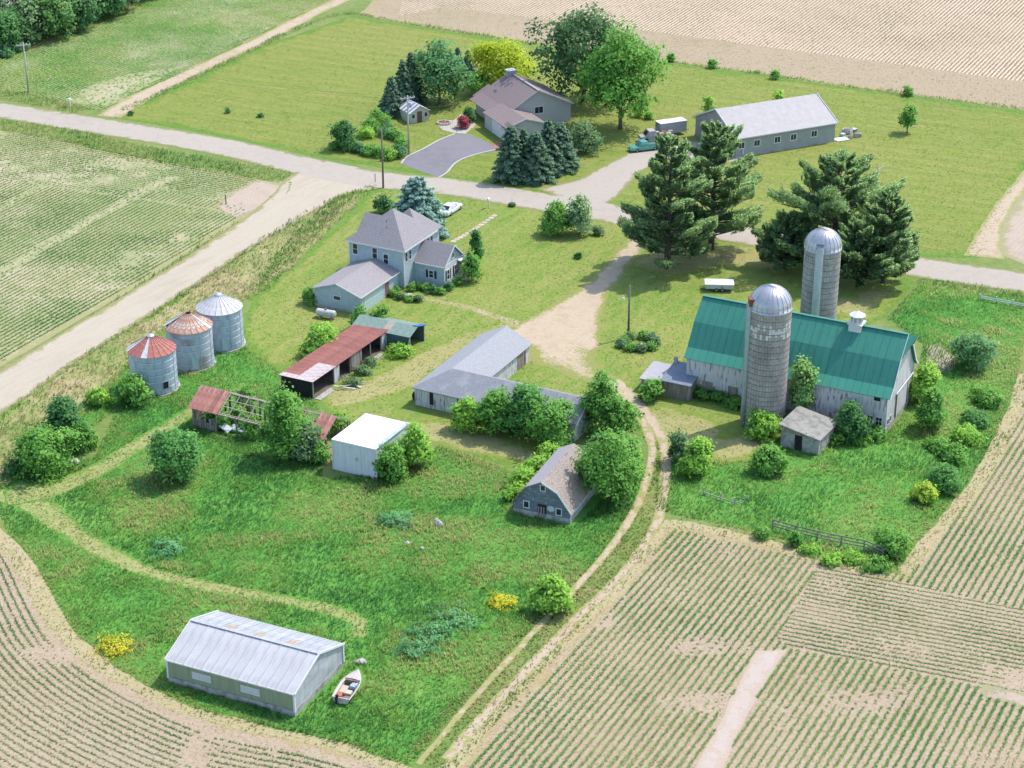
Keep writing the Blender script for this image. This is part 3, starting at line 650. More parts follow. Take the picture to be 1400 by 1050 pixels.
M_GALV = mat('galvanised_steel', (.44,.51,.60), (.57,.64,.72), 2.0, .48, .25, stretch=(1,1,.5), c3=(.31,.34,.38), s3=.9, t3=(.48,.72), stretch3=(1.5,1.5,.35), spec=.4)
M_GALV2 = mat('stained_galvanised', (.42,.47,.54), (.56,.61,.67), 2.0, .5, .2, stretch=(1,1,.5), c3=(.36,.27,.235), s3=.5, t3=(.56,.7), stretch3=(1,1,.6), spec=.4)
M_ROOFW = mat('weathered_bin_roof', (.52,.50,.50), (.66,.64,.63), 3, .6, c3=(.33,.12,.085), s3=1.0, t3=(.58,.66))
M_ROOFR = mat('rusted_bin_roof', (.30,.10,.08), (.40,.155,.12), 3, .75, c3=(.58,.48,.44), s3=1.6, t3=(.56,.70))
M_ROOFO = mat('orange_rust_roof', (.40,.20,.12), (.52,.33,.23), 3, .7, c3=(.62,.57,.54), s3=1.5, t3=(.5,.62))
M_REDR = mat('red_painted_roof', (.21,.075,.06), (.28,.105,.08), 1.2, .75, c3=(.36,.17,.125), s3=.7, t3=(.52,.70), rnd=.10, wave=('Y',2.3), wamp=.4)
M_REDP = mat('faded_pink_roof', (.44,.33,.30), (.58,.52,.50), 2.0, .7, c3=(.36,.13,.10), s3=2.2, t3=(.56,.62), rnd=.06)
M_RED2 = mat('striped_rust_sheet', (.31,.12,.09), (.42,.20,.155), 1.5, .75, c3=(.52,.40,.36), s3=1.2, t3=(.55,.66), stretch3=(3,.4,1), rnd=.22)
M_WHITE = mat('white_painted_steel', (.64,.65,.67), (.74,.75,.77), 1, .5, stretch=(3,3,.4), c3=(.50,.47,.43), s3=.9, t3=(.58,.8), stretch3=(2.5,2.5,.3), wave=('X',2.4), wamp=.15)
M_MEMB = mat('white_roof_membrane', (.82,.81,.79), (.88,.87,.85), 1, .6)
M_GRYR = mat('light_grey_steel_roof', (.27,.25,.25), (.32,.295,.295), 1, .5, wave=('X',1.6), wamp=.2, spec=.3)
M_GRYW = mat('grey_ribbed_siding', (.255,.27,.26), (.30,.315,.30), 1, .65, wave=('X',1.6), wamp=.35)
M_GAMB = mat('weathered_blue_boards', (.10,.125,.15), (.17,.20,.23), 3, .85, stretch=(.15,.15,1), c3=(.42,.45,.48), s3=3.0, t3=(.60,.66), stretch3=(.5,.5,2.2), wave=('Z',1.9), wamp=.4)
M_STAVE = mat('concrete_stave', (.36,.32,.29), (.47,.43,.39), 1.5, .92, c3=(.27,.245,.225), s3=.5, t3=(.5,.7), stretch3=(1,1,.4))
M_STAVEW = mat('white_stave', (.62,.60,.57), (.72,.70,.67), 2, .85)
M_HOOP = mat('rusty_hoop', (.13,.10,.085), (.20,.16,.14), 3, .8)
M_DOME = mat('dome_steel', (.46,.45,.47), (.58,.57,.585), 2, .38, .55, c3=(.38,.35,.36), s3=1, t3=(.5,.7), spec=.5)
M_BLUEP = mat('pale_blue_chute', (.40,.49,.52), (.50,.58,.61), 2, .55, .2)
M_BLUT = mat('blue_tarp', (.03,.10,.30), (.05,.15,.40), 2, .5)
M_PGRN = mat('pale_green_sheet', (.15,.215,.175), (.20,.265,.22), 2, .6, c3=(.40,.38,.30), s3=.8, t3=(.6,.7))
M_DGRN = mat('dark_green_boards', (.06,.10,.095), (.10,.14,.135), 2, .85, stretch=(1,1,.2), rnd=.1)
M_GDOOR = mat('pale_green_door', (.45,.58,.53), (.52,.64,.60), 2, .6, wave=('Z',.9), wamp=.3)
M_RDOOR = mat('red_brown_door', (.22,.085,.07), (.28,.11,.09), 2, .6)
M_BRICK = mat('chimney_stone', (.36,.33,.31), (.46,.43,.41), 4, .9)

def window(par, c, u, n, w, h, fm=None, cross=(1,1), fr=.07, glass=None):
    """frame proud of the wall, pane set in it; c = centre on the wall face, u along the wall, n outward"""
    c, u, n = Vector(c), Vector(u).normalized(), Vector(n).normalized(); v = Vector((0,0,1))
    b = MB(); f = fm or M_TRIM
    for s in (-1, 1):
        b.bar(c + u*s*(w/2+fr/2) + n*.025, u, v, n, fr/2, h/2+fr, .035)
        b.bar(c + v*s*(h/2+fr/2) + n*.025, u, v, n, w/2, fr/2, .0345)
    for i in range(1, cross[0]+1):
        b.bar(c + u*(-w/2 + w*i/(cross[0]+1)) + n*.02, u, v, n, .025, h/2, .03)
    for i in range(1, cross[1]+1):
        b.bar(c + v*(-h/2 + h*i/(cross[1]+1)) + n*.0195, u, v, n, w/2, .025, .0285)
    o = b.build('window', f, par)
    MB().bar(c + n*.012, u, v, n, w/2, h/2, .012).build('pane', glass or M_GLASS, o)
    return o
def panel(par, name, c, u, n, w, h, m, t=.05):
    c, u, n = Vector(c), Vector(u).normalized(), Vector(n).normalized()
    return MB().bar(c + n*t/2, u, (0,0,1), n, w/2, h/2, t/2 + .01).build(name, m, par)
X_, Y_, NX, NY = (1,0,0), (0,1,0), (-1,0,0), (0,-1,0)

# ------------------------------------------------------------------ white metal machine shed (lower left)
def rz_of(e2): return R(e2) - math.pi
t = thing('machine_shed', 'long low white ribbed metal shed with faded green front wall beside the boat', 'shed', (-19.66,150.4,0), rz_of(155.5))
L, Wd, ze, zr = 13.82, 9.34, 2.5, 4.15
MB().box(-L+.1,-.1,.1,Wd-.1,-.2,.62).build('foundation', M_CONC, t)
MB().prism([(.2,.55),(Wd-.2,.55),(Wd-.2,ze-.05),(Wd/2,zr-.12),(.2,ze-.05)], -L+.2, -.2).build('wall', M_STEELW, t)
nP = 6
for i in range(nP):
    w = (L-.4)/nP
    MB().box(-L+.2+i*w+.01, -L+.2+(i+1)*w-.01, .13, .198, .66, ze-.06).build('siding_panel', M_GRNW, t)
for i in range(10):
    w = (Wd-.5)/10; y0 = .25+i*w; y1 = y0+w-.02
    zz = lambda y: ze-.1 + (zr-ze)*(1-abs(y-Wd/2)/(Wd/2))
    MB().prism([(y0,.45),(y1,.45),(y1,zz(y1)),(y0,zz(y0))] if not (y0 < Wd/2 < y1) else [(y0,.45),(y1,.45),(y1,zz(y1)),(Wd/2,zr-.12),(y0,zz(y0))], -.198, -.14).build('siding_panel', M_STEELB, t)
nS = 14; sw = L/nS
for s in range(2):
    b = MB(); ya, yb = (0, Wd/2) if s == 0 else (Wd, Wd/2)
    b.slab([(0,ya,ze),(sw-.012,ya,ze),(sw-.012,yb,zr),(0,yb,zr)], .05)
    # lap rib at one edge of every sheet
    b.beam((.04,ya,ze+.03),(.04,yb,zr+.03),.07,.06)
    me = b.mesh('roof_sheet', M_STEELW if s == 0 else M_STEELB)
    for i in range(nS):
        link('roof_sheet', me, t, (-L+i*sw, 0, .004*(i % 3)))
MB().beam((-L-.02,Wd/2,zr+.05),(.02,Wd/2,zr+.05),.35,.05).build('ridge_cap', M_STEELB, t)
for x in (-L-.03, .03):
    for ya in (0, Wd): MB().beam((x,ya,ze),(x,Wd/2,zr+.02),.08,.22).build('edge_trim', M_TRIM, t)
for x, y in ((-.12,.12),(-.12,Wd-.12),(-L+.12,.12)): MB().box(x-.09,x+.09,y-.09,y+.09,.5,ze-.08).build('corner_trim', M_TRIM, t)
MB().beam((-L,.0,ze-.05),(0,0,ze-.05),.05,.14).build('eave_trim', M_TRIM, t)
for fx in (.27,.53): 
    window(t, (-L+.2+(fx if fx<.5 else .66)*(L-.4)*1.0, .13, 1.55), X_, NY, 1.9, .62, M_TRIM, (8,0), .06, mat('translucent_sheet', (.52,.57,.58),(.60,.64,.65),3,.4))
for i, fx in enumerate((.27,.50,.735)):
    for k in range(5):
        x = -L + fx*L - .45 + k*.2; a_ = .3 + .35*random.Random(i*9+k).random(); b_ = a_ + .6 + 1.5*random.Random(i*7+k+3).random(); sl_ = (zr-ze)/(Wd/2)
        MB().slab([(x,Wd/2+a_,zr-a_*sl_+.02),(x+.15,Wd/2+a_,zr-a_*sl_+.02),(x+.19,Wd/2+b_,zr-b_*sl_+.02),(x+.1,Wd/2+b_,zr-b_*sl_+.02)], .012).build('rust_streak', M_RUSTP, t)

# ------------------------------------------------------------------ barn with green gambrel roof
bz = rz_of(153.2)
t = thing('barn', 'big weathered white barn with green gambrel roof between two silos', 'barn', (43.66,206.91,0), bz)
L, Wd = 25.72, 11.32
prof = [(0,4.75),(1.15,5.75),(3.0,8.35),(Wd/2,10.75),(Wd-3.0,8.35),(Wd-1.15,5.75),(Wd,4.75)]
inner_p = [(.35,-.2)] + [(.35,4.85),(1.25,5.65),(3.1,8.2),(Wd/2,10.55),(Wd-3.1,8.2),(Wd-1.25,5.65),(Wd-.35,4.85)] + [(Wd-.35,-.2)]
MB().prism(inner_p, -L+.3, -.45).build('wall', M_PEEL, t)
MB().prism([(.38,.0)] + inner_p[1:-1] + [(Wd-.38,.0)], -.448, -.36).build('gable_wall', M_PEEL2, t)
MB().box(-L+.2,-.3,.22,Wd-.22,-.2,.75).build('foundation', M_CONC, t)
# three facets a side
for s in (0, 1):
    for k in range(3):
        (ya, za), (yb, zb) = (prof[k], prof[k+1]) if s == 0 else (prof[6-k], prof[5-k])
        b = MB(); b.slab([(-L,ya,za),(0,ya,za),(0,yb,zb),(-L,yb,zb)], .1)
        b.build('roof_eave' if k == 0 else 'roof', (M_GREENR_LIT, M_GREENR, M_GREENR)[k], t)
for s in (0, 1):
    for k in range(3):
        (ya, za), (yb, zb) = (prof[k], prof[k+1]) if s == 0 else (prof[6-k], prof[5-k])
        b = MB()
        for i in range(1, 28): b.beam((-L+i*L/28,ya,za+.012),(-L+i*L/28,yb,zb+.012),.05,.05)
        tag(b.build('roof_ribs', (M_GREENR_LIT, M_GREENR, M_GREENR)[k], t), kind='stuff')
MB().slab([(0,3.05,8.42),(1.1,Wd/2,10.76),(0,Wd/2,10.76)], .09).build('hay_hood', M_GREENR, t)
MB().slab([(0,Wd-3.05,8.42),(1.1,Wd/2,10.755),(0,Wd/2,10.755)], .09).build('hay_hood', M_GREENR, t)
MB().beam((-L-.02,Wd/2,10.8),(.0,Wd/2,10.8),.4,.06).build('ridge_cap', M_GREENR, t)
for i in range(6):
    (ya, za), (yb, zb) = prof[i], prof[i+1]
    MB().beam((.03,ya,za-.08),(.03,yb,zb-.08),.06,.24).build('edge_trim', M_TRIM, t)
# openings
panel(t, 'opening', (-1.6,.35,4.35), X_, NY, .75, .5, M_DARK, .03)
for x in (-2.2,-1.1): window(t, (x-.1,.35,1.55), X_, NY, .7, .9, M_PEEL, (1,1), .08)
panel(t, 'opening', (-17.2,.35,1.3), X_, NY, .9, 1.3, M_DARK, .03)
for i, x in enumerate((-24.2,-22.6,-20.9,-19.3,-18.3)): panel(t, 'stable_door', (x,.35,1.35), X_, NY, 1.3, 1.5, M_TIMBER if i % 2 else M_PEEL, .05)
panel(t, 'opening', (-.36,3.4,6.2), Y_, X_, .3, 1.1, M_DARK, .03)
panel(t, 'sliding_door', (-.36,6.1,2.2), Y_, X_, 4.2, 3.0, M_PEEL2, .09)
MB().beam((-.22,3.6,3.85),(-.22,10.4,3.85),.1,.16).build('door_track', M_TRIM, t)
for y in (3.95,8.25): MB().beam((-.24,y,.7),(-.24,y,3.7),.07,.1).build('door_trim', M_RDOOR, t)
for x, z in ((-.36,1.3),): 
    for y in (1.2,2.2): window(t, (x,y,z), Y_, X_, .5, .7, M_PEEL2, (0,0), .07)
# cupola
c = thing('cupola', 'small white louvred cupola astride the green barn roof ridge', 'cupola', (0,0,0))
cp = Matrix.Rotation(bz,4,'Z') @ Vector((-6.3,Wd/2,0)) + Vector((43.66,206.91,10.2)); c.location = cp; c.rotation_euler = (0,0,bz)
MB().prism([(-.75,-.75),(.75,-.75),(.75,.75),(-.75,.75)], -.5, .75, 'z').build('base', M_TRIM, c)
MB().box(-.9,.9,-.9,.9,.75,.87).build('ledge', M_TRIM, c)
b = MB()
for k in range(8):
    a = math.pi/8 + k*math.pi/4; b.v.append((.78*math.cos(a), .78*math.sin(a), .87)); b.v.append((.72*math.cos(a), .72*math.sin(a), 1.75))
b.f = [tuple(range(0,16,2))[::-1], tuple(range(1,16,2))] + [(2*k,(2*k+2)%16,(2*k+3)%16,2*k+1) for k in range(8)]
b.build('body', M_TRIM, c)
for k in range(8):
    a = k*math.pi/4; n = Vector((math.cos(a), math.sin(a), 0)); u = Vector((-n.y, n.x, 0))
    MB().bar(n*.70 + Vector((0,0,1.28)), u, (0,0,1), n, .16, .28, .02).build('louvre', M_CONC, c)
MB().lathe([(1.02,1.75),(1.0,1.82),(.35,2.15),(.06,2.32),(.03,2.5),(0,2.52)], 8).build('roof', M_TRIM, c)
# lean-to at the left end
t = thing('barn_annex', 'low grey lean-to sheds against the left end of the barn', 'shed', (20.7,216.4,0), bz)
MB().prism([(.1,-.1),(4.4,-.1),(4.4,2.6),(.1,2.0)], -2.9, .8).build('wall', M_TIMBER, t)
MB().slab([(-3.1,-.1,2.15),(.9,-.1,2.15),(.9,4.6,2.85),(-3.1,4.6,2.85)], .12).build('roof', mat('blue_grey_roofing', (.15,.18,.22),(.20,.23,.275),3,.85), t)
MB().prism([(.5,-.1),(4.6,-.1),(4.6,1.9),(.5,1.5)], -5.8, -3.0).build('side_wall', M_CONC, t)
MB().slab([(-6.0,.3,1.62),(-3.12,.3,1.62),(-3.12,4.8,2.1),(-6.0,4.8,2.1)], .12).build('side_roof', mat('pale_grey_roofing', (.33,.31,.33),(.40,.375,.39),3,.85), t)
MB().box(-3.05,-2.65,4.0,4.4,2.4,3.5).build('chimney', M_CONC, t)
# small milk house in front
t = thing('milk_house', 'small grey block shed with mossy roof in front of the barn', 'shed', (34.9,201.9,0), R(-31))
MB().prism([(-4.7,-.2),(0,-.2),(0,2.05),(-4.7,2.75)], .15, 5.2, 'y').build('wall', M_CONC, t)
MB().slab([(-4.95,-.15,2.92),(.25,-.15,2.12),(.25,5.5,2.12),(-4.95,5.5,2.92)], .13).build('roof', mat('mossy_felt_roof', (.23,.22,.195),(.30,.285,.25),2.5,.9,c3=(.18,.175,.15),s3=.9), t)
panel(t, 'doorway', (-2.5,.15,1.0), X_, NY, .9, 1.9, M_DARK, .03)
panel(t, 'upper_boards', (-2.9,.15,2.2), X_, NY, 2.8, .5, M_TIMBER, .04)
for i in range(3): panel(t, 'side_board', (0,1.0+i*1.6,1.35), Y_, X_, .5, 1.2, M_TIMBER_L, .04)

# ------------------------------------------------------------------ silos
def silo(label, cx, cy, r, zc, band, chute_ang, chute_m, chute_r, n=44):
    t = thing('silo', label, 'silo', (cx,cy,0), 0, 'stave silos by the barn')
    MB().lathe([(r-.06,-.3),(r-.06,zc),(0,zc)], 44).build('inner_wall', M_HOOP, t, True)
    # concrete staves, each with its own edges
    for which, mm in ((0, M_STAVE), (1, M_STAVEW)):
        b = MB(); q = random.Random(3)
        hh = .76; rowsn = int(zc/hh)
        for k in range(rowsn+1):
            z0 = k*hh; z1 = min(z0+hh-.03, zc)
            for j in range(n):
                off = .38 if j % 2 else 0; za, zb = z0-off if k else 0, z1-off if k < rowsn else zc
                w = band and band[0] < (za+zb)/2 < band[1] and (j*7+k*3) % 5 < 3
                if bool(w) != bool(which): continue
                a0 = 2*math.pi*(j+.04)/n; a1 = 2*math.pi*(j+.96)/n; ro = r + q.uniform(-.012,.012)
                vs = [(rr*math.cos(a), rr*math.sin(a), z) for z in (za, zb) for rr, a in ((r-.1,a0),(ro,a0),(ro,a1),(r-.1,a1))]
                b.add(vs, [(0,3,2,1),(4,5,6,7),(0,1,5,4),(1,2,6,5),(2,3,7,6)])
        if b.v: tag(b.build('stave_wall', mm, t), kind='stuff')
    b = MB(); b.lathe([(r+.0,-.025),(r+.035,-.025),(r+.035,.025),(r+.0,.025)], 44); hm = b.mesh('hoop', M_HOOP)
    z = .5
    while z < zc-.3:
        link('hoop', hm, t, (0,0,z)); z += .55 + .30*z/zc
    # dome with ribs
    rd = r+.06
    prof = [(rd*math.cos(a), zc + rd*.98*math.sin(a)) for a in np.linspace(0, math.pi/2*.93, 11)]
    MB().lathe([(rd+.02,zc-.25),(rd+.02,zc)] + prof, 44).build('dome', M_DOME, t, True)
    b = MB(); b.lathe([(prof[-1][0]+.03, prof[-1][1]-.03),(prof[-1][0]+.03,prof[-1][1]+.06),(.25,prof[-1][1]+.14),(.2,prof[-1][1]+.16),(0,prof[-1][1]+.16)], 20); b.build('dome_cap', M_DOME, t)
    rb = MB(); rb.tube([(p[0]+.015,0,p[1]) for p in prof], .035, 5); rm = rb.mesh('dome_rib', M_DOME)
    for k in range(24):
        o = link('dome_rib', rm, t); o.rotation_euler = (0,0,2*math.pi*k/24)
    # chute
    a = chute_ang; n_ = Vector((math.cos(a), math.sin(a), 0)); c0 = n_*(r+chute_r*.55)
    MB().tube([c0+Vector((0,0,.0)), c0+Vector((0,0,zc+.5)), c0+Vector((0,0,zc+.95))-n_*.25], [chute_r,chute_r,chute_r*1.05], 14).build('chute', chute_m, t, True)
    return t
s1 = silo('near tall concrete stave silo with white checkered band, in front of the barn', 29.65,210.2,2.47,15.15,(12.1,13.6), R(196), M_BLUEP, .26)
b = MB(); b.bar((-2.3,-.55,15.9), (0,1,0), (0,0,1), (1,0,0), .55, .45, .3); b.build('hatch', mat('rusty_hatch', (.16,.06,.045),(.24,.10,.075),3,.8), s1)
b = MB()
for s in (-.2,.2): b.beam((-2.62,.75+s,.2),(-2.62,.75+s,15.2),.04)
for k in range(36): b.beam((-2.62,.53,.5+k*.4),(-2.62,.97,.5+k*.4),.03)
b.build('ladder', M_GALV, s1)
silo('far concrete stave silo with a wide pale chute, behind the barn', 38.4,229.3,2.25,15.0,None, R(-108), mat('pale_chute', (.48,.49,.48),(.57,.58,.57),2,.6), .5)

# ------------------------------------------------------------------ grain bins
def bin_(label, cx, cy, r, ze, wallm, roofm, seed, cap=True, door=True):
    t = thing('grain_bin', label, 'grain bin', (cx,cy,0), 0, 'grain bins beside the road'); q = random.Random(seed)
    MB().lathe([(r+.25,-.2),(r+.25,.16),(0,.16)], 32).build('base', M_CONC, t)
    nr = 6; hh = (ze-.16)/nr; prof = []
    for k in range(9): prof.append((r+.018*(1 if k % 2 else -1), hh*k/8.0))
    me = MB().lathe([(r-.06,0)]+prof+[(r-.06,hh)], 48).mesh('wall_ring', wallm, True)
    for k in range(nr):
        o = link('wall_ring', me, t, (0,0,.16+k*hh)); o.rotation_euler = (0,0,q.random()*6)
    sb = MB(); sb.box(r-.01,r+.035,-.035,.035,.16,ze); sm_ = sb.mesh('seam', M_GALV)
    for k in range(10):
        o = link('seam', sm_, t); o.rotation_euler = (0,0,2*math.pi*k/10+.3)
    n = 22; rise = 1.55; rc = .38
    a0, a1 = -math.pi/n, math.pi/n
    for v, m_ in enumerate(roofm):
        b = MB(); ro = r+.16; zb = ze-.06
        p = [(ro*math.cos(a0),ro*math.sin(a0),zb),(ro*math.cos(a1),ro*math.sin(a1),zb),(rc*math.cos(a1),rc*math.sin(a1),ze+rise),(rc*math.cos(a0),rc*math.sin(a0),ze+rise)]
        b.slab(p, .03); b.beam(Vector(p[0])+Vector((0,0,.02)), Vector(p[3])+Vector((0,0,.02)), .05, .06)
        roofm[v] = b.mesh('roof_panel', m_)
    for k in range(n):
        if not cap and k in (9,12): continue
        o = link('roof_panel', roofm[0 if q.random() < .8 else -1], t); o.rotation_euler = (0,0,2*math.pi*k/n)
    if cap: MB().lathe([(rc+.08,ze+rise-.05),(rc+.08,ze+rise+.1),(.2,ze+rise+.26),(0,ze+rise+.28)], 16).build('roof_cap', M_GALV, t)
    else: MB().lathe([(rc,ze+rise-.25),(rc*.9,ze+rise-.3),(0,ze+rise-.3)], 12).build('open_top', M_DARK, t)
    if door:
        a = R(-52); n_ = Vector((math.cos(a),math.sin(a),0)); u = Vector((-n_.y,n_.x,0))
        MB().bar(n_*(r+.02)+Vector((0,0,1.35)), u, (0,0,1), n_, .42,.52,.05).build('hatch_frame', M_GALV, t)
        MB().bar(n_*(r+.04)+Vector((0,0,1.35)), u, (0,0,1), n_, .34,.44,.05).build('hatch_opening', M_DARK, t)
    else:
        a = R(-72); n_ = Vector((math.cos(a),math.sin(a),0)); u = Vector((-n_.y,n_.x,0))
        MB().bar(n_*(r+.02)+Vector((0,0,1.2)), u, (0,0,1), n_, .5,.8,.05).build('door', M_GALV, t)
bin_('nearest grain bin, dull red rusted roof and dark open hatch', -43.76,220.25,2.85,5.3, M_GALV, [M_ROOFR, M_ROOFW], 1)
bin_('middle grain bin with orange rust-streaked roof and missing cap', -40.28,227.27,2.85,5.3, M_GALV2, [M_ROOFO, M_ROOFW], 2, False, False)
bin_('farthest grain bin, mostly pale grey roof with few rust streaks', -37.27,233.09,2.85,5.3, M_GALV, [M_ROOFW, M_ROOFW], 3, True, False)

# ------------------------------------------------------------------ old farmhouse (pale blue)
hz = R(-27)
t = thing('farmhouse', 'two-storey pale blue farmhouse with grey hip roof and attached garage', 'house', (0,0,0), hz)
o0 = Vector((-14.55,250.86,0)) - (Matrix.Rotation(hz,4,'Z') @ Vector((4.6,0,0))); t.location = o0
ze = 5.7; D = 9.1; hw = 4.6
MB().box(-hw+.3,hw-.3,.3,D-.3,-.2,ze-.02).build('wall', M_SIDE, t)
MB().box(-1.9,hw-.35,D-.5,D+1.2,-.2,ze-.02).build('rear_wall', M_SIDE, t)
MB().box(-hw+.28,hw-.28,.28,D-.28,-.2,.4).build('foundation', M_CONC, t)
def hip(name, x0,x1,y0,y1,z,px,py,pz,m, ov=.0):
    b = MB(); c = [(x0,y0,z),(x1,y0,z),(x1,y1,z),(x0,y1,z)]; lo = [(a,b_,z-.16) for a,b_,_ in c]
    b.add(c+lo+[(px,py,pz)], [(0,1,8),(1,2,8),(2,3,8),(3,0,8),(4,7,6,5),(0,4,5,1),(1,5,6,2),(2,6,7,3),(3,7,4,0)])
    return b.build(name, m, t)
hip('roof', -hw-.1,hw+.1,-.1,D+.1,ze+.1, .35,4.4,9.75, M_SH_HOUSE)
hip('rear_roof', -2.3,hw+.05,4.7,D+1.5,ze+.08, 1.15,7.6,8.9, M_SH_HOUSE)
# left cross gable
MB().prism([(4.3,0),(8.1,0),(8.1,ze),(6.2,7.45),(4.3,ze)], -hw-.25, 0).build('left_wall', M_SIDE, t)
b = MB(); b.slab([(-hw-.6,3.9,ze-.02),(-.5,3.9,ze-.02),(-.5,6.2,7.65),(-hw-.6,6.2,7.65)], .12); b.slab([(-hw-.6,8.5,ze-.02),(-.5,8.5,ze-.02),(-.5,6.2,7.65),(-hw-.6,6.2,7.65)], .12)
b.build('left_roof', M_SH_HOUSE, t)
for x, yy in ((-hw+.3,.3),(hw-.3,.3)): MB().box(x-.07,x+.07,yy-.05,yy+.09,.3,ze-.05).build('corner_board', M_TRIM, t)
for a_, b_ in (((-hw-.1,-.12,ze-.03),(hw+.1,-.12,ze-.03)),((hw+.12,-.1,ze-.03),(hw+.12,D+.1,ze-.03))): MB().beam(a_, b_, .05, .2).build('eave_trim', M_TRIM, t)
for x, z, h in ((-3.35,4.58,1.45),(-.25,4.5,1.45),(1.5,3.95,1.35)): window(t, (x,.3,z), X_, NY, .72, h, M_TRIM, (0,1), .12)
window(t, (3.35,.3,1.75), X_, NY, .42, .6, M_TRIM, (0,0), .09)
for y in (.95,2.0,7.0,8.0): window(t, (hw-.3,y,4.5), Y_, X_, .6, 1.3, M_TRIM, (0,1), .1)
for x in (.55,1.3): MB().lathe([(.06,0),(.06,.35),(0,.35)], 8).build('vent_pipe', M_HOOP, t, loc=(x,3.2-x*1.6,8.7-x*.5))
# right wing
x1 = hw+4.65; y0 = 2.85; y1 = 8.4; zw = 3.15; zk = 5.5
MB().prism([(y0+.25,-.2),(y1-.25,-.2),(y1-.25,zw-.03),((y0+y1)/2,zk-.15),(y0+.25,zw-.03)], hw-.3, x1-.3).build('wing_wall', M_SIDE, t)
panel(t, 'lit_gable_face', (x1-.3,(y0+y1)/2,1.5), Y_, X_, y1-y0-.56, 3.0, mat('lit_blue_siding', (.60,.63,.63),(.68,.70,.70),2,.7,wave=('Z',1.6),wamp=.25), .03)  # house siding painted paler here, for the sunlight on this gable
b = MB(); b.slab([(hw-.5,y0,zw),(x1,y0,zw),(x1,(y0+y1)/2,zk),(hw-.5,(y0+y1)/2,zk)], .12); b.slab([(hw-.5,y1,zw),(x1,y1,zw),(x1,(y0+y1)/2,zk),(hw-.5,(y0+y1)/2,zk)], .12)
b.build('wing_roof', M_SH_HOUSE, t)
for ya in (y0,y1): MB().beam((x1+.03,ya,zw-.05),(x1+.03,(y0+y1)/2,zk-.03),.06,.2).build('rake_trim', M_TRIM, t)
MB().beam((hw,y0-.02,zw-.08),(x1,y0-.02,zw-.08),.05,.16).build('eave_trim', M_TRIM, t)
xm = hw+2.35; window(t, (xm,y0+.25,1.75), X_, NY, .62, .95, M_TRIM, (0,1), .13)
for s in (-1,1): panel(t, 'shutter', (xm+s*.66,y0+.25,1.72), X_, NY, .34, 1.1, M_SHUT, .04)
for y in (4.15,6.3):
    window(t, (x1-.26,y,1.65), Y_, X_, .62, 1.35, M_TRIM, (0,1), .1)
    for s in (-1,1): panel(t, 'shutter', (x1-.27,y+s*.58,1.65), Y_, X_, .3, 1.45, M_SHUT, .04)
window(t, (x1-.3,(y0+y1)/2,3.95), Y_, X_, .6, .7, M_TRIM, (1,0), .1)
MB().beam((x1-.25,y0+.5,3.1),(x1-.25,y1-.5,3.1),.06,.14).build('band_board', M_TRIM, t)
b = MB(); b.slab([(x1-.3,y1-1.6,2.95),(x1+1.1,y1-1.6,2.6),(x1+1.1,y1+.4,2.6),(x1-.3,y1+.4,2.95)], .1); b.build('porch_roof', M_TRIM, t)
for y in (y1-1.45,y1+.25): MB().box(x1+.9,x1+1.02,y-.06,y+.06,0,2.55).build('porch_post', M_TRIM, t)
# garage
gx0, gx1, gy0 = -3.9, 3.75, -10.2
MB().prism([(gx0+.25,-.2),(gx1-.25,-.2),(gx1-.25,2.5),((gx0+gx1)/2,3.7),(gx0+.25,2.5)], gy0+.25, .35, 'y').build('garage_wall', M_SIDE, t)
xm = (gx0+gx1)/2
b = MB(); b.slab([(gx0,gy0,2.58),(gx0,.25,2.58),(xm,.25,3.88),(xm,gy0,3.88)], .12); b.slab([(gx1,gy0,2.58),(gx1,.25,2.58),(xm,.25,3.88),(xm,gy0,3.88)], .12)
b.build('garage_roof', M_SH_GAR, t)
for xa in (gx0,gx1): MB().beam((xa,gy0-.03,2.5),(xm,gy0-.03,3.82),.05,.16).build('rake_trim', M_TRIM if xa == gx1 else M_SIDE, t)
MB().beam((gx1+.02,gy0,2.5),(gx1+.02,.2,2.5),.05,.17).build('eave_trim', M_TRIM, t)
window(t, (-.1,gy0+.25,1.75), X_, NY, 1.0, .5, M_TRIM, (0,0), .1)
dr = panel(t, 'garage_door', (gx1-.25,gy0+3.6,1.1), Y_, X_, 5.0, 2.15, M_GDOOR, .03)
for k in range(1,4): MB().bar((gx1-.20,gy0+3.6,.03+k*.53), Y_, (0,0,1), X_, 2.48,.02,.02).build('door_groove', M_SIDE, dr)
panel(t, 'door', (gx1-.25,gy0+7.2,1.05), Y_, X_, .9, 2.05, M_RDOOR, .05)
panel(t, 'downspout', (gx1-.25,gy0+.6,1.2), Y_, X_, .09, 2.3, M_TRIM, .08)
MB().box(gx0+.22,gx1-.22,gy0+.2,0,-.2,.3).build('garage_base', M_CONC, t)

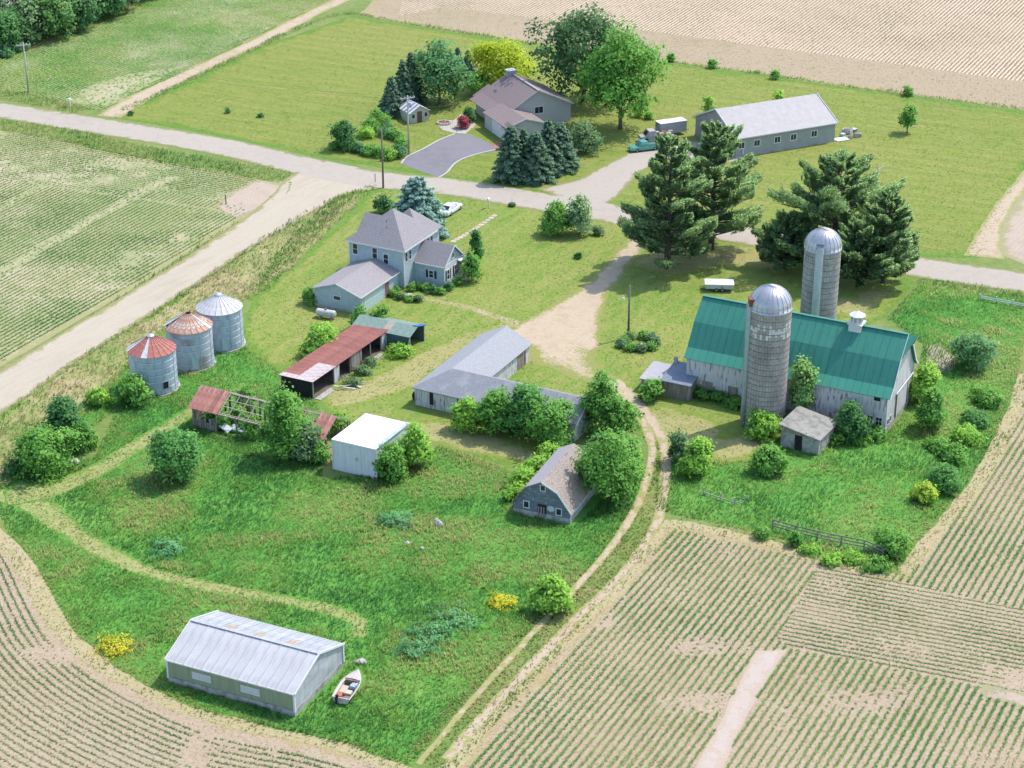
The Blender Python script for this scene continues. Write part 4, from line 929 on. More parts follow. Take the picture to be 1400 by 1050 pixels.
# ------------------------------------------------------------------ red roofed open shed
t = thing('open_shed', 'long open-fronted shed with rusty red metal roof and dark bays', 'shed', (-24.01,216.7,0), R(62)-math.pi/2)
L, Wd = 18.6, 4.95      # local y = along the shed, x from -W (back) to 0 (open front)
zf, zb = 2.35, 2.25
b = MB(); b.box(-Wd+.2,-Wd+.32,.15,L-.15,-.1,zb-.1); b.build('back_wall', M_TIMBER, t)
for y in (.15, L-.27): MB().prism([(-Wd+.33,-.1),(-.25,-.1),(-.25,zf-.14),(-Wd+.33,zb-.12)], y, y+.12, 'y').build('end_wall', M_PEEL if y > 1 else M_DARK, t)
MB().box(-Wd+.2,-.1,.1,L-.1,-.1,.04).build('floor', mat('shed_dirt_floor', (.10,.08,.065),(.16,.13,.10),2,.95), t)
n = 18; sw = L/n
for i in range(n):
    pale = i < 5
    if pale:
        b = MB(); xm = -Wd*.52; b.slab([(0,.006,zf),(0,sw-.006,zf),(xm,sw-.006,zf-.05),(xm,.006,zf-.05)], .05); b.build('roof_sheet', M_REDP, t, loc=(0,i*sw,0))
        b = MB(); b.slab([(xm-.01,.006,zf-.05),(xm-.01,sw-.006,zf-.05),(-Wd,sw-.006,zb),(-Wd,.006,zb)], .05); b.build('roof_sheet', M_REDR if i else M_REDP, t, loc=(0,i*sw,0))
    else:
        if i == 5: b = MB(); b.slab([(0,.006,zf),(0,sw-.006,zf),(-Wd,sw-.006,zb),(-Wd,.006,zb)], .05); me = b.mesh('roof_sheet', M_REDR)
        link('roof_sheet', me, t, (0,i*sw,.006*(i % 2)))
for i, y in enumerate((.25,4.9,6.1,8.6,11.0,13.4,16.0,18.2)): MB().box(-.28,-.12,y-.08,y+.08,-.1,zf-.1).build('post', M_TIMBER, t)
panel(t, 'door_leaf', (-.2,5.5,1.1), Y_, X_, 1.1, 2.1, M_PEEL, .06)
for i in range(4): panel(t, 'door_board', (-.2,9.2+i*.62,1.1), Y_, X_, .58, 2.1, M_TIMBER, .05)
for i in range(2): panel(t, 'door_board', (-.2,16.6+i*.85,1.1), Y_, X_, .8, 2.1, M_PEEL, .05)
MB().box(.05,.9,.2,3.6,-.02,.09).build('concrete_apron', M_CONC, t)
MB().box(.05,.7,12.6,15.2,-.02,.09).build('concrete_apron', M_CONC, t)
wt = W(480,528)
for i, (a, z) in enumerate(((.3,.25),(.9,.35),(-.2,.15),(.5,.55))):
    o = MB().beam((-1.3,0,0),(1.3,0,0),.16,.06).build('loose_board', M_TIMBER_L if i % 2 else M_TRIM, loc=(wt.x-.7+i*.45, wt.y-1+i*.5, .28+z*.25)); o.rotation_euler = (.06*i,.12,a+R(-20))
    tag(o, 'pale loose boards leaning in the weeds by the open red-roofed shed', 'board', 'loose boards by the open shed')

# green sheet-roofed shed behind it
t = thing('green_shed', 'small dark shed with pale green sheet roof and blue tarp at its open end', 'shed', (-12.89,230.3,0), R(-26))
L, Wd, ze, zr = 8.6, 4.3, 2.15, 2.85
MB().box(-L+.2,-.25,.2,.32,-.1,ze-.05).build('front_wall', M_DGRN, t)
MB().box(-L+.2,-.25,Wd-.32,Wd-.2,-.1,ze-.05).build('back_wall', M_DGRN, t)
MB().prism([(.33,-.1),(Wd-.33,-.1),(Wd-.33,ze-.06),(Wd/2,zr-.12),(.33,ze-.06)], -L+.2, -L+.32).build('end_wall', M_DGRN, t)
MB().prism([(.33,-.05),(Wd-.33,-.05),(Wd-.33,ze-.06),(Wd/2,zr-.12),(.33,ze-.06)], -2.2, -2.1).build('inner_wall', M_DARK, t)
n = 8; sw = L/n
for s in (0,1):
    b = MB(); ya = -.05 if s == 0 else Wd+.05; b.slab([(0,ya,ze),(sw-.015,ya,ze),(sw-.015,Wd/2,zr),(0,Wd/2,zr)], .05); me = b.mesh('roof_sheet', M_PGRN); me2 = b.mesh('roof_sheet', M_TIMBER_L)
    for i in range(n): link('roof_sheet', me2 if (i == 4 and s == 0) else me, t, (-L+i*sw,0,.004*(i % 2)))
MB().slab([(-.75,Wd/2-.1,zr+.06),(.06,Wd/2-.1,zr+.06),(.06,Wd+.1,ze+.06),(-.75,Wd+.1,ze+.06)], .03).build('tarp', M_BLUT, t)
MB().slab([(.0,Wd-1.2,ze+.35),(.05,Wd-1.2,ze+.35),(.05,Wd+.1,ze+.02),(.0,Wd+.1,ze+.02)], .03).build('tarp', M_BLUT, t)
for y in (.26,Wd-.26): MB().box(-.3,-.16,y-.07,y+.07,-.1,ze).build('post', M_TIMBER, t)
MB().beam((-.05,-.9,.0),(-.15,.1,ze-.2),.13,.08).build('prop', M_TIMBER_L, t)

# ------------------------------------------------------------------ L-shaped grey barn
t = thing('long_barn', 'low L-shaped grey-roofed barn with peeling white walls behind the bushes', 'barn', (7.4,205.17,0), rz_of(152.8))
L, Wd, ze, zr = 21.9, 7.2, 2.35, 4.15; L2 = 18.0
MB().prism([(.3,-.2),(Wd-.3,-.2),(Wd-.3,ze-.05),(Wd/2,zr-.15),(.3,ze-.05)], -L+Wd/2, -.3).build('wall', M_PEEL, t)
MB().box(-L+.3,-L+Wd/2-.01,.3,Wd-.31,-.2,ze-.08).build('corner_wall', M_PEEL, t)
MB().prism([(-L+.3,-.2),(-L+Wd-.3,-.2),(-L+Wd-.3,ze-.05),(-L+Wd/2,zr-.15),(-L+.3,ze-.05)], Wd-.3, L2-.3, 'y').build('rear_wall', M_PEEL, t)
h = Wd/2
b = MB()
b.slab([(-L,0,ze),(0,0,ze),(0,h,zr),(-L+h,h,zr)], .13)
b.slab([(0,Wd,ze),(-L+Wd,Wd,ze),(-L+h,h,zr),(0,h,zr)], .13)
b.build('roof', M_SH_L, t)
b = MB()
b.slab([(-L,0,ze),(-L+h,h,zr),(-L+h,L2,zr),(-L,L2,ze)], .13)
b.slab([(-L+Wd,Wd,ze),(-L+Wd,L2,ze),(-L+h,L2,zr),(-L+h,h,zr)], .13)
b.build('rear_roof', shingle('pale_slate_shingle', (.24,.245,.255),(.35,.35,.355)), t)
for ya in (0,Wd): MB().beam((.03,ya,ze-.06),(.03,h,zr-.04),.06,.2).build('rake_trim', M_TRIM, t)
panel(t, 'doorway', (-19.3,.3,1.35), X_, NY, .5, 1.7, M_DARK, .03)
o = panel(t, 'barn_door', (-L+Wd-.3,16.5,1.1), Y_, X_, .3, 2.1, M_RDOOR, .06)
panel(t, 'barn_door', (-L+Wd-.3,15.3,1.1), Y_, X_, 1.6, 2.1, M_TIMBER, .04)
# a tyre leaning on it
wt = W(571,547); o = MB().lathe([(.32,-.12),(.62,-.14),(.72,-.05),(.72,.05),(.62,.14),(.32,.12),(.32,-.12)], 24).build('tyre', mat('old_rubber', (.012,.012,.013),(.025,.025,.026),3,.8), None, True, loc=(wt.x,wt.y-.3,.66))
o.rotation_euler = (R(76),0,R(-25)); tag(o, 'big black tyre leaning against the corner of the L-shaped barn', 'tyre')

# ------------------------------------------------------------------ ruined shed
t = thing('ruined_shed', 'collapsed wooden shed, bare rafters with rusty sheets left at both ends', 'shed', (-20.9,201.1,0), rz_of(153.5))
L, Wd, ze, zr = 18.7, 5.2, 2.65, 4.2; h = Wd/2
xa, xb = -18.7, -.2
for i, x in enumerate((-18.5,-15.3,-12.4,-9.4,-6.3,-3.3,-.4)):
    for y in (.1, Wd-.1):
        q = .12*math.sin(i*2.3+y); MB().beam((x,y,-.1),(x+q,y+.05,ze-.1),.16).build('post', M_TIMBER, t)
for i in range(15):
    x = -18.55 + i*1.3
    if x > -.3: break
    if i in (7,8): continue
    for s in (0,1):
        if s == 1 and i % 3 == 0: continue
        ya = -.25 if s == 0 else Wd+.25
        MB().beam((x,ya,ze-.1),(x,h,zr-.06),.07,.13).build('rafter', M_TIMBER_L, t)
for f_ in (.08,.38,.68,.97):
    y = -.25 + (h+.25)*f_; z = ze-.1 + (zr-ze+.04)*f_ + .07
    MB().beam((-18.7,y,z),(-9.2,y,z-.1),.09,.05).build('purlin', M_TIMBER_L, t)
    MB().beam((-4.2,y,z-.05),(-.2,y,z),.09,.05).build('purlin', M_TIMBER_L, t)
for f_ in (.3,.8):
    y = Wd+.25 - (h+.25)*f_; z = ze-.1 + (zr-ze+.04)*f_ + .07
    MB().beam((-18.7,y,z),(-9.8,y,z-.15),.09,.05).build('purlin', M_TIMBER_L, t)
MB().beam((-18.6,.05,ze-.16),(-9,.05,ze-.3),.14).build('plate', M_TIMBER_L, t); MB().beam((-5,.05,ze-.25),(-.2,.05,ze-.16),.14).build('plate', M_TIMBER_L, t)
MB().beam((-18.6,Wd-.05,ze-.16),(-9,Wd-.05,ze-.3),.14).build('plate', M_TIMBER, t)
b = MB(); sl_ = [(0,-.4,ze-.06),(.66,-.4,ze-.06),(.66,h,zr+.05),(0,h,zr+.05)]; b.slab(sl_, .035); b.beam((.03,-.4,ze-.03),(.03,h,zr+.08),.06,.05); me = b.mesh('roof_sheet', M_RED2)
for i in range(6): link('roof_sheet', me, t, (-18.85+i*.68,0,.05+.01*(i % 2)))
for i in range(3): link('roof_sheet', me, t, (-2.3+i*.68,0,.05+.01*(i % 2)))
for i in range(14):
    x = -18.6
    MB().box(x-.03,x+.03,.15+i*.36,.15+i*.36+.3,-.1,ze-.2+ (zr-ze)*(1-abs(.3+i*.36-h)/h)*.85).build('wall_board', M_TIMBER, t)
for i in range(26):
    hh = random.Random(i).uniform(.7,2.3)
    x = -18.3+i*.7; MB().box(x,x+.3,Wd-.06,Wd-.0,-.1,hh).build('wall_board', M_TIMBER, t)
for i in range(9): 
    x = -18.4+i*.36; MB().box(x,x+.3,.0,.06,-.1,random.Random(i+50).uniform(.9,1.6)).build('wall_board', M_TIMBER, t)
MB().beam((-17.9,-.1,1.0),(-16.6,.3,2.2),.12).build('brace', M_TIMBER_L, t)
for i,(x,y,a) in enumerate(((-15.5,.9,.5),(-14.2,.4,-.3),(-12.9,1.2,.2))):
    o = MB().slab([(-.9,-.4,.0),(.9,-.4,.12),(.9,.4,.18),(-.9,.4,.05)], .05).build('debris_sheet', M_GALV if i != 1 else M_TRIM, t, loc=(x,y,.9-.2*i)); o.rotation_euler = (.4,.2,a)
for i in range(4): MB().beam((-2.4+i*.2,-.2+i*.1,.0),(-.3,.1+i*.4,2.2-.4*i),.09).build('fallen_beam', M_TIMBER, t)

# ------------------------------------------------------------------ white flat-roofed shed
t = thing('white_shed', 'tall white box shed with flat bright white roof and double doors', 'shed', (-15.06,196.14,0), rz_of(153.9))
L, Wd = 5.76, 7.7
MB().prism([(.1,-.1),(Wd-.1,-.1),(Wd-.1,3.55),(.1,3.72)], -L+.1, -.1).build('wall', M_WHITE, t)
MB().slab([(-L,0,3.84),(0,0,3.84),(0,Wd,3.66),(-L,Wd,3.66)], .12).build('roof', M_MEMB, t)
MB().box(-.5,.01,.02,Wd-.02,3.60,3.72).build('roof_flashing', M_GALV, t, loc=(0,0,.125)).rotation_euler = (R(-1.35),0,0)
for s in (-1,1): panel(t, 'door_leaf', (-2.55+s*.27,.1,1.75), X_, NY, .52, 3.3, M_WHITE, .035)
for s in (-1,1): MB().bar((-2.55+s*.12,.04,2.0), X_, (0,0,1), Y_, .025,.22,.02).build('handle', M_HOOP, t)
for x in (-.05,-L+.05): MB().box(x-.05,x+.05,.03,.13,0,3.7).build('corner_trim', M_TRIM, t)

# ------------------------------------------------------------------ small blue-grey gambrel barn
t = thing('gambrel_shed', 'small dark blue-grey gambrel barn with flaking paint and worn shingle roof', 'shed', (6.35,185.86,0), rz_of(157.5))
L, Wd = 9.8, 7.0    # local x across the gable, y deep
pr = [(-Wd,1.32),(-5.35,3.6),(-Wd/2,4.55),(-1.65,3.6),(0,1.32)]
pi = [(-Wd+.25,-.2),(-Wd+.25,1.4),(-5.25,3.5),(-Wd/2,4.4),(-1.75,3.5),(-.25,1.4),(-.25,-.2)]
MB().prism(pi, .25, L-.25, 'y').build('wall', M_GAMB, t)
MB().prism([(-.26,.7),(-.2,.7),(-.2,1.35),(-.26,1.35)], .3, L-.3, 'y').build('side_boards', M_PEEL, t)
MB().box(-Wd+.2,-.2,.2,L-.2,-.2,.62).build('foundation', M_CONC, t)
for i in range(4):
    (xa, za), (xb, zb) = pr[i], pr[i+1]
    MB().slab([(xa,0,za),(xb,0,zb),(xb,L,zb),(xa,L,za)], .11).build('roof', M_SH_OLD if i > 1 else shingle('grey_old_shingle', (.26,.24,.245),(.36,.33,.33)), t)
    MB().beam((xa,-.03,za-.08),(xb,-.03,zb-.08),.05,.14).build('rake_trim', M_TIMBER if i < 2 else M_TRIM, t)
window(t, (-Wd/2+.1,.25,3.7), X_, NY, .5, .62, M_TRIM, (0,0), .08)
for x, z in ((-5.3,1.35),(-1.55,1.2)): window(t, (x,.25,z), X_, NY, .55, .72, M_TRIM, (0,0), .09)
panel(t, 'doorway', (-3.5,.25,.95), X_, NY, 1.0, 1.5, M_DARK, .03)
for i in range(3): panel(t, 'door_board', (-3.85+i*.3,.2,.75), X_, NY, .13, 1.35, M_TIMBER, .05)
o = MB().tube([(0,-.02,0),(0,.03,0)], .42, 20).build('round_sign', mat('pale_disc', (.46,.50,.52),(.56,.60,.62),3,.6), t, loc=(-2.45,.2,1.4))
o.scale = (1,1,.8)

# ------------------------------------------------------------------ grey pole barn (far)
t = thing('pole_barn', 'large grey metal pole barn with pale roof in the far lawn', 'barn', (36.01,305.97,0), R(25.7))
L, Wd, ze, zr = 19.63, 13.44, 3.3, 6.4; h = Wd/2
MB().prism([(.3,-.2),(Wd-.3,-.2),(Wd-.3,ze-.05),(h,zr-.14),(.3,ze-.05)], .3, L-.3).build('wall', M_GRYW, t)
MB().prism([(.32,0),(Wd-.32,0),(Wd-.32,ze-.06),(h,zr-.16),(.32,ze-.06)], .25, .298).build('gable_wall', mat('taupe_ribbed_siding', (.27,.255,.25),(.31,.295,.29),1,.65,wave=('Y',1.6),wamp=.35), t)
b = MB(); b.slab([(0,0,ze),(L,0,ze),(L,h,zr),(0,h,zr)], .12); b.slab([(0,Wd,ze),(L,Wd,ze),(L,h,zr),(0,h,zr)], .12); b.build('roof', M_GRYR, t)
for x in (-.03,L+.03):
    for ya in (0,Wd): MB().beam((x,ya,ze-.03),(x,h,zr),.07,.26).build('rake_trim', M_TRIM, t)
MB().beam((0,-.03,ze-.06),(L,-.03,ze-.06),.06,.18).build('eave_trim', M_TRIM, t)
for x in (1.3,4.2,8.1,11.2,15.2): window(t, (x,.3,1.95), X_, NY, 1.05, .95, M_TRIM, (1,0), .12)
panel(t, 'overhead_door', (.25,9.2,1.6), Y_, NX, 3.4, 2.9, M_TRIM, .05)
panel(t, 'door', (.25,4.4,1.1), Y_, NX, .95, 2.1, M_TRIM, .05)
MB().box(.2,L-.2,.2,Wd-.2,-.2,.18).build('foundation', M_CONC, t)
panel(t, 'vent_pipe', (1.6,.3,.9), X_, NY, .14, 1.0, M_TRIM, .1)

# ------------------------------------------------------------------ newer house (brown roof)
A2 = math.degrees(math.atan2(9.84,-4.49))      # ridge direction
t = thing('ranch_house', 'brown-roofed beige house with attached garage behind the spruces', 'house', (-.4,320.4,0), R(A2-90))
# local: x across the gable (0 left front eave .. 12 right eave), y along the ridge
Wd, ze, zr, L = 12.0, 3.2, 6.3, 12.0; h = 5.4
MB().prism([(.4,-.2),(Wd-.4,-.2),(Wd-.4,ze-.05),(h,zr-.15),(.4,ze+.1)], .4, L-.4, 'y').build('wall', M_SIDE2, t)
b = MB(); b.slab([(-.1,0,ze),(h,0,zr),(h,L,zr),(-.1,L,ze)], .14); b.slab([(Wd,0,ze),(h,0,zr),(h,L,zr),(Wd,L,ze)], .14); b.build('roof', M_SH_NEW, t)
MB().beam((h,0,zr+.03),(h,L,zr+.03),.4,.06).build('ridge_cap', M_BRICK, t)
for a_, b_ in (((-.1,-.03,ze-.06),(h,-.03,zr-.04)),((Wd,-.03,ze-.06),(h,-.03,zr-.04))): MB().beam(a_, b_, .06, .22).build('rake_trim', M_TRIM if a_[0] > 1 else M_SIDE2, t)
window(t, (5.6,.4,2.75), X_, NY, 1.5, 1.1, M_TRIM, (1,0), .14)
# left front eave porch part
MB().slab([(-2.2,3.4,2.35),(.1,3.4,3.32),(.1,L,3.32),(-2.2,L,2.35)], .14).build('front_roof', M_SH_NEW, t)
MB().box(-1.2,.4,4.2,L-.6,-.2,2.6).build('front_wall', M_SIDE2, t)
for y in (5.4,7.2): window(t, (-1.2,y,1.6), Y_, NX, 1.1, 1.0, M_TRIM, (1,0), .12)
MB().slab([(-1.0,L-.2,2.5),(2.0,L-.2,4.2),(2.0,L+1.3,4.2),(-1.0,L+1.3,2.5)], .14).build('side_roof', M_SH_NEW, t)
MB().box(-.5,2.0,L-.4,L+1.0,-.2,2.7).build('side_wall', M_SIDE2, t)
# garage wing in front: ridge runs across towards the drive
gx0, gx1, gy0, gy1 = -3.4, 3.9, -6.0, 3.6
gm = (gy0+gy1)/2
MB().prism([(gx0+.3,-.2),(gx1-.3,-.2),(gx1-.3,2.55),((gx0+gx1)/2,3.6),(gx0+.3,2.55)], gy0+.3, .45, 'y').build('garage_wall', M_SIDE2, t)
MB().box(gx0+.3,.5,.3,gy1-.3,-.2,2.55).build('garage_side', M_SIDE2, t)
xm = (gx0+gx1)/2
b = MB(); b.slab([(gx0,gy0,2.62),(gx0,gy1,2.62),(xm,gy1,3.75),(xm,gy0,3.75)], .14); b.slab([(gx1,gy0,2.62),(gx1,.3,2.62),(xm,.3,3.75),(xm,gy0,3.75)], .14); b.build('garage_roof', M_SH_NEW, t)
for xa in (gx0,gx1): MB().beam((xa,gy0-.03,2.56),(xm,gy0-.03,3.71),.06,.2).build('rake_trim', M_TRIM, t)
dr = panel(t, 'garage_door', (gx0+.3,-2.4,1.2), Y_, NX, 5.2, 2.3, M_TRIM, .04)
for k in range(1,4): MB().bar((gx0+.25,-2.4,.1+k*.55), Y_, (0,0,1), X_, 2.55,.02,.02).build('door_groove', M_SIDE2, dr)
# entry gable
MB().prism([(gx0-.05,-.1),(gx0+2.2,-.1),(gx0+2.2,2.3),(gx0+1.07,3.1),(gx0-.05,2.3)], gy0-.9, gy0+.3, 'y').build('entry_wall', M_SIDE2, t)
b = MB(); b.slab([(gx0-.35,gy0-1.1,2.25),(gx0-.35,gy0+1.6,2.25),(gx0+1.07,gy0+1.6,3.25),(gx0+1.07,gy0-1.1,3.25)], .12); b.slab([(gx0+2.5,gy0-1.1,2.25),(gx0+2.5,gy0+1.6,2.25),(gx0+1.07,gy0+1.6,3.25),(gx0+1.07,gy0-1.1,3.25)], .12); b.build('entry_roof', M_SH_NEW, t)
# chimney
b = MB(); b.box(h-.9,h+.5,L-1.6,L-.5,4.8,6.85); b.build('chimney', M_BRICK, t); MB().box(h-1.0,h+.6,L-1.7,L-.4,6.85,7.0).build('chimney_cap', M_TRIM, t)

# ------------------------------------------------------------------ little greenhouse shed
p = W(587,165); t = thing('garden_shed', 'little cream garden shed with striped glazed roof beside the utility pole', 'shed', (p.x,p.y,0), R(30))
M_CREAM = mat('cream_boards', (.50,.49,.36),(.58,.57,.44),2,.75)
L, Wd, ze, zr = 4.0, 3.6, 1.9, 3.0
MB().prism([(-Wd,-.1),(0,-.1),(0,ze),(-Wd/2,zr-.08),(-Wd,ze)], .1, L-.1, 'y').build('wall', M_CREAM, t)
for s in (0,1):
    xa = .25 if s == 0 else -Wd-.25
    for k in range(8):
        w = (L+.3)/8; y0_ = -.15+k*w
        MB().slab([(xa,y0_,ze-.1),(xa,y0_+w-.03,ze-.1),(-Wd/2,y0_+w-.03,zr),(-Wd/2,y0_,zr)], .05).build('roof_panel', M_TRIM if k % 2 == 0 else mat('glazing', (.20,.19,.22),(.28,.26,.30),2,.3), t)
panel(t, 'door', (-1.8,.1,.95), X_, NY, .9, 1.9, mat('maroon_door', (.12,.06,.06),(.17,.09,.09),2,.6), .05)
for x in (-3.0,-.6): window(t, (x,.1,1.2), X_, NY, .55, .7, M_TRIM, (0,0), .07)
for y in (.7,1.6,2.5,3.4): window(t, (0,y,1.2), Y_, X_, .5, .7, M_TRIM, (0,0), .07)
# ------------------------------------------------------------------ trees and shrubs
M_BARK = mat('bark', (.10,.08,.06), (.17,.14,.11), 5, .95, bump=.4)
M_BARKP = mat('pine_bark', (.09,.07,.06), (.14,.11,.09), 5, .95)
def leaf_quads(P, Nn, size, q, asp=.62, axis=None):
    n = len(P); r = q.normal(size=(n,3)); a = np.cross(Nn, r)
    if axis is not None:
        a = axis + q.normal(size=(n,3))*.35; Nn = np.cross(a, r); Nn /= np.linalg.norm(Nn,axis=1)[:,None]+1e-9
    a /= np.linalg.norm(a,axis=1)[:,None]+1e-9; b = np.cross(Nn, a)
    s = size[:,None]; a = a*s; b = b*s*asp
    return np.stack([P-a, P-b, P+a, P+b], 1)
def crown_leaves(lobes, n, size, q, fill=.25, jag=.22, clump=14):
    """leaf clumps over and inside several lobes; returns centres, normals, depth 0..1"""
    lob = np.array([(*c,*r) for c, r in lobes]); w = (lob[:,3]*lob[:,4]+lob[:,4]*lob[:,5]+lob[:,3]*lob[:,5]); w = w/w.sum()
    nc = max(1, n//clump); li = q.choice(len(lob), nc, p=w); d = q.normal(size=(nc,3)); d /= np.linalg.norm(d,axis=1)[:,None]
    d[:,2] = np.where(d[:,2] < -.55, -d[:,2], d[:,2])
    rad = np.where(q.uniform(size=nc) < fill, q.uniform(.35,.85,nc), q.uniform(.84,1.0+jag,nc))
    sc_ = max(.8, float(np.mean(lob[:,3]))*.55); of = q.uniform(0, 90)
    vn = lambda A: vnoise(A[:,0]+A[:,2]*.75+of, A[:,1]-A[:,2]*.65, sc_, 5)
    cc = lob[li,:3] + d*lob[li,3:]
    cc = lob[li,:3] + d*lob[li,3:]*(rad*(.74+.5*vn(cc)))[:,None]
    k = np.ones(nc, bool)
    for j, L in enumerate(lob):      # drop clumps deep inside another lobe
        e = (((cc-L[:3])/L[3:])**2).sum(1); k &= ~((e < .45) & (li != j) & (q.uniform(size=nc) < .85))
    nz = vn(cc*1.7+3.1); k &= (nz > .20) | (q.uniform(size=len(cc)) < .35)
    cc, d, li, nz = cc[k], d[k], li[k], nz[k]; nc = len(cc)
    sp = lob[li,3:].mean(1)*.13 + size*.8
    P = np.repeat(cc, clump, 0) + q.normal(size=(nc*clump,3))*np.repeat(sp, clump)[:,None]*np.array([1,1,.7])
    Nn = np.repeat(d, clump, 0)*.75 + q.normal(size=(nc*clump,3))*.55 + np.array([0,0,.45]); Nn /= np.linalg.norm(Nn,axis=1)[:,None]
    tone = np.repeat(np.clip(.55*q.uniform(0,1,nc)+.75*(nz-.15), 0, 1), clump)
    return P, Nn, tone
def limb_mesh(par, h0, h1, r0, lobes, q, lean=(0,0), mt=None):
    b = MB(); top = Vector((lean[0], lean[1], h1))
    pts = [Vector((0,0,-.2)), Vector((lean[0]*.15, lean[1]*.15, h0*.6)), Vector((lean[0]*.5, lean[1]*.5, (h0+h1)/2)), top]
    b.tube(pts, [r0*1.25, r0, r0*.65, r0*.2], 8)
    for c, r in lobes:
        c = Vector(c); s = pts[1].lerp(pts[2], min(1,max(0,q.uniform(0,1)))); m = s.lerp(c, .55) + Vector((0,0,-.08*(c-s).length))
        b.tube([s, m, c], [r0*.45, r0*.3, r0*.08], 5)
    return b.build('trunk', mt or M_BARK, par, True)
def decid(label, px, py, wid, hgt, cols, seed, name='tree', base=None, lobes=8, leaf=.20, n=3800, fill=.25, z0=.3, jag=.25, cat=None, group=None, depth=None, dy=0.0, trunk=.022, shape='round', top=.0):
    """px,py foot in the photo; wid, hgt in metres; z0 share of the height below the crown"""
    q = np.random.default_rng(seed); p = W(px, py); t = thing(name, label, cat or ('tree' if name == 'tree' else 'shrub'), (p.x, p.y+dy, 0), 0, group)
    hc = hgt*(1-z0); zc = hgt*z0; R_ = wid/2; L = []
    for k in range(lobes):
        a = 2*math.pi*k/lobes*1.0 + q.uniform(-.4,.4); f = q.uniform(.38,.74) if k % 3 else q.uniform(0,.35)
        zz = q.uniform(.25,.72)
        if shape == 'cone': f *= 1.15*(1-zz*.9)
        if shape == 'umbrella': zz = q.uniform(.16,.76); f = f*1.1*(1 if zz > .4 else 1.2)
        rr = R_*q.uniform(.30,.60)*(1.0 if shape != 'cone' else 1.15*(1-.6*zz))
        L.append(((math.cos(a)*R_*f, math.sin(a)*R_*f, zc+hc*zz), (rr, rr, min(rr*q.uniform(.75,1.0), hc*.34))))
    L.append(((0,0,zc+hc*.70), (R_*.5,R_*.5,hc*.28)))
    if shape == 'round' and z0 < .15: L.append(((0,0,hc*.3), (R_*.72,R_*.72,hc*.3)))
    P, Nn, tone = crown_leaves(L, int(n*2.3), leaf, q, fill, jag)
    k = P[:,2] > .08; P, Nn, tone = P[k], Nn[k], tone[k]
    S = leaf*.82*q.uniform(.6,1.4,len(P))
    ctr = np.array([0,0,zc+hc*.35]); SN = (P-ctr)/np.array([R_,R_,hc*.6]); SN = SN/(np.linalg.norm(SN,axis=1)[:,None]+1e-6)*.55 + Nn*.5 + np.array([0,0,.25])
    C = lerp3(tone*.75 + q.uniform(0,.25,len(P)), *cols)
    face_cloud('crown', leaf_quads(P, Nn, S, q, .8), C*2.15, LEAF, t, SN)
    limb_mesh(t, max(zc,.4), zc+hc*.75, max(.05, hgt*trunk), L, q)
    return t
G_MID = ((.038,.102,.02),(.066,.158,.028),(.122,.222,.042))
G_DARK = ((.02,.065,.022),(.035,.095,.028),(.065,.145,.04))
G_OLIVE = ((.035,.075,.03),(.065,.115,.045),(.12,.175,.08))
G_LITE = ((.06,.14,.02),(.11,.215,.03),(.20,.30,.05))
G_YEL = ((.11,.15,.012),(.18,.23,.014),(.26,.29,.02))
G_BLUE = ((.03,.08,.032),(.052,.125,.046),(.088,.18,.068))
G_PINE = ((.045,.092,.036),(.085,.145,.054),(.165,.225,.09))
G_SPR = ((.022,.050,.030),(.044,.082,.048),(.096,.14,.088))

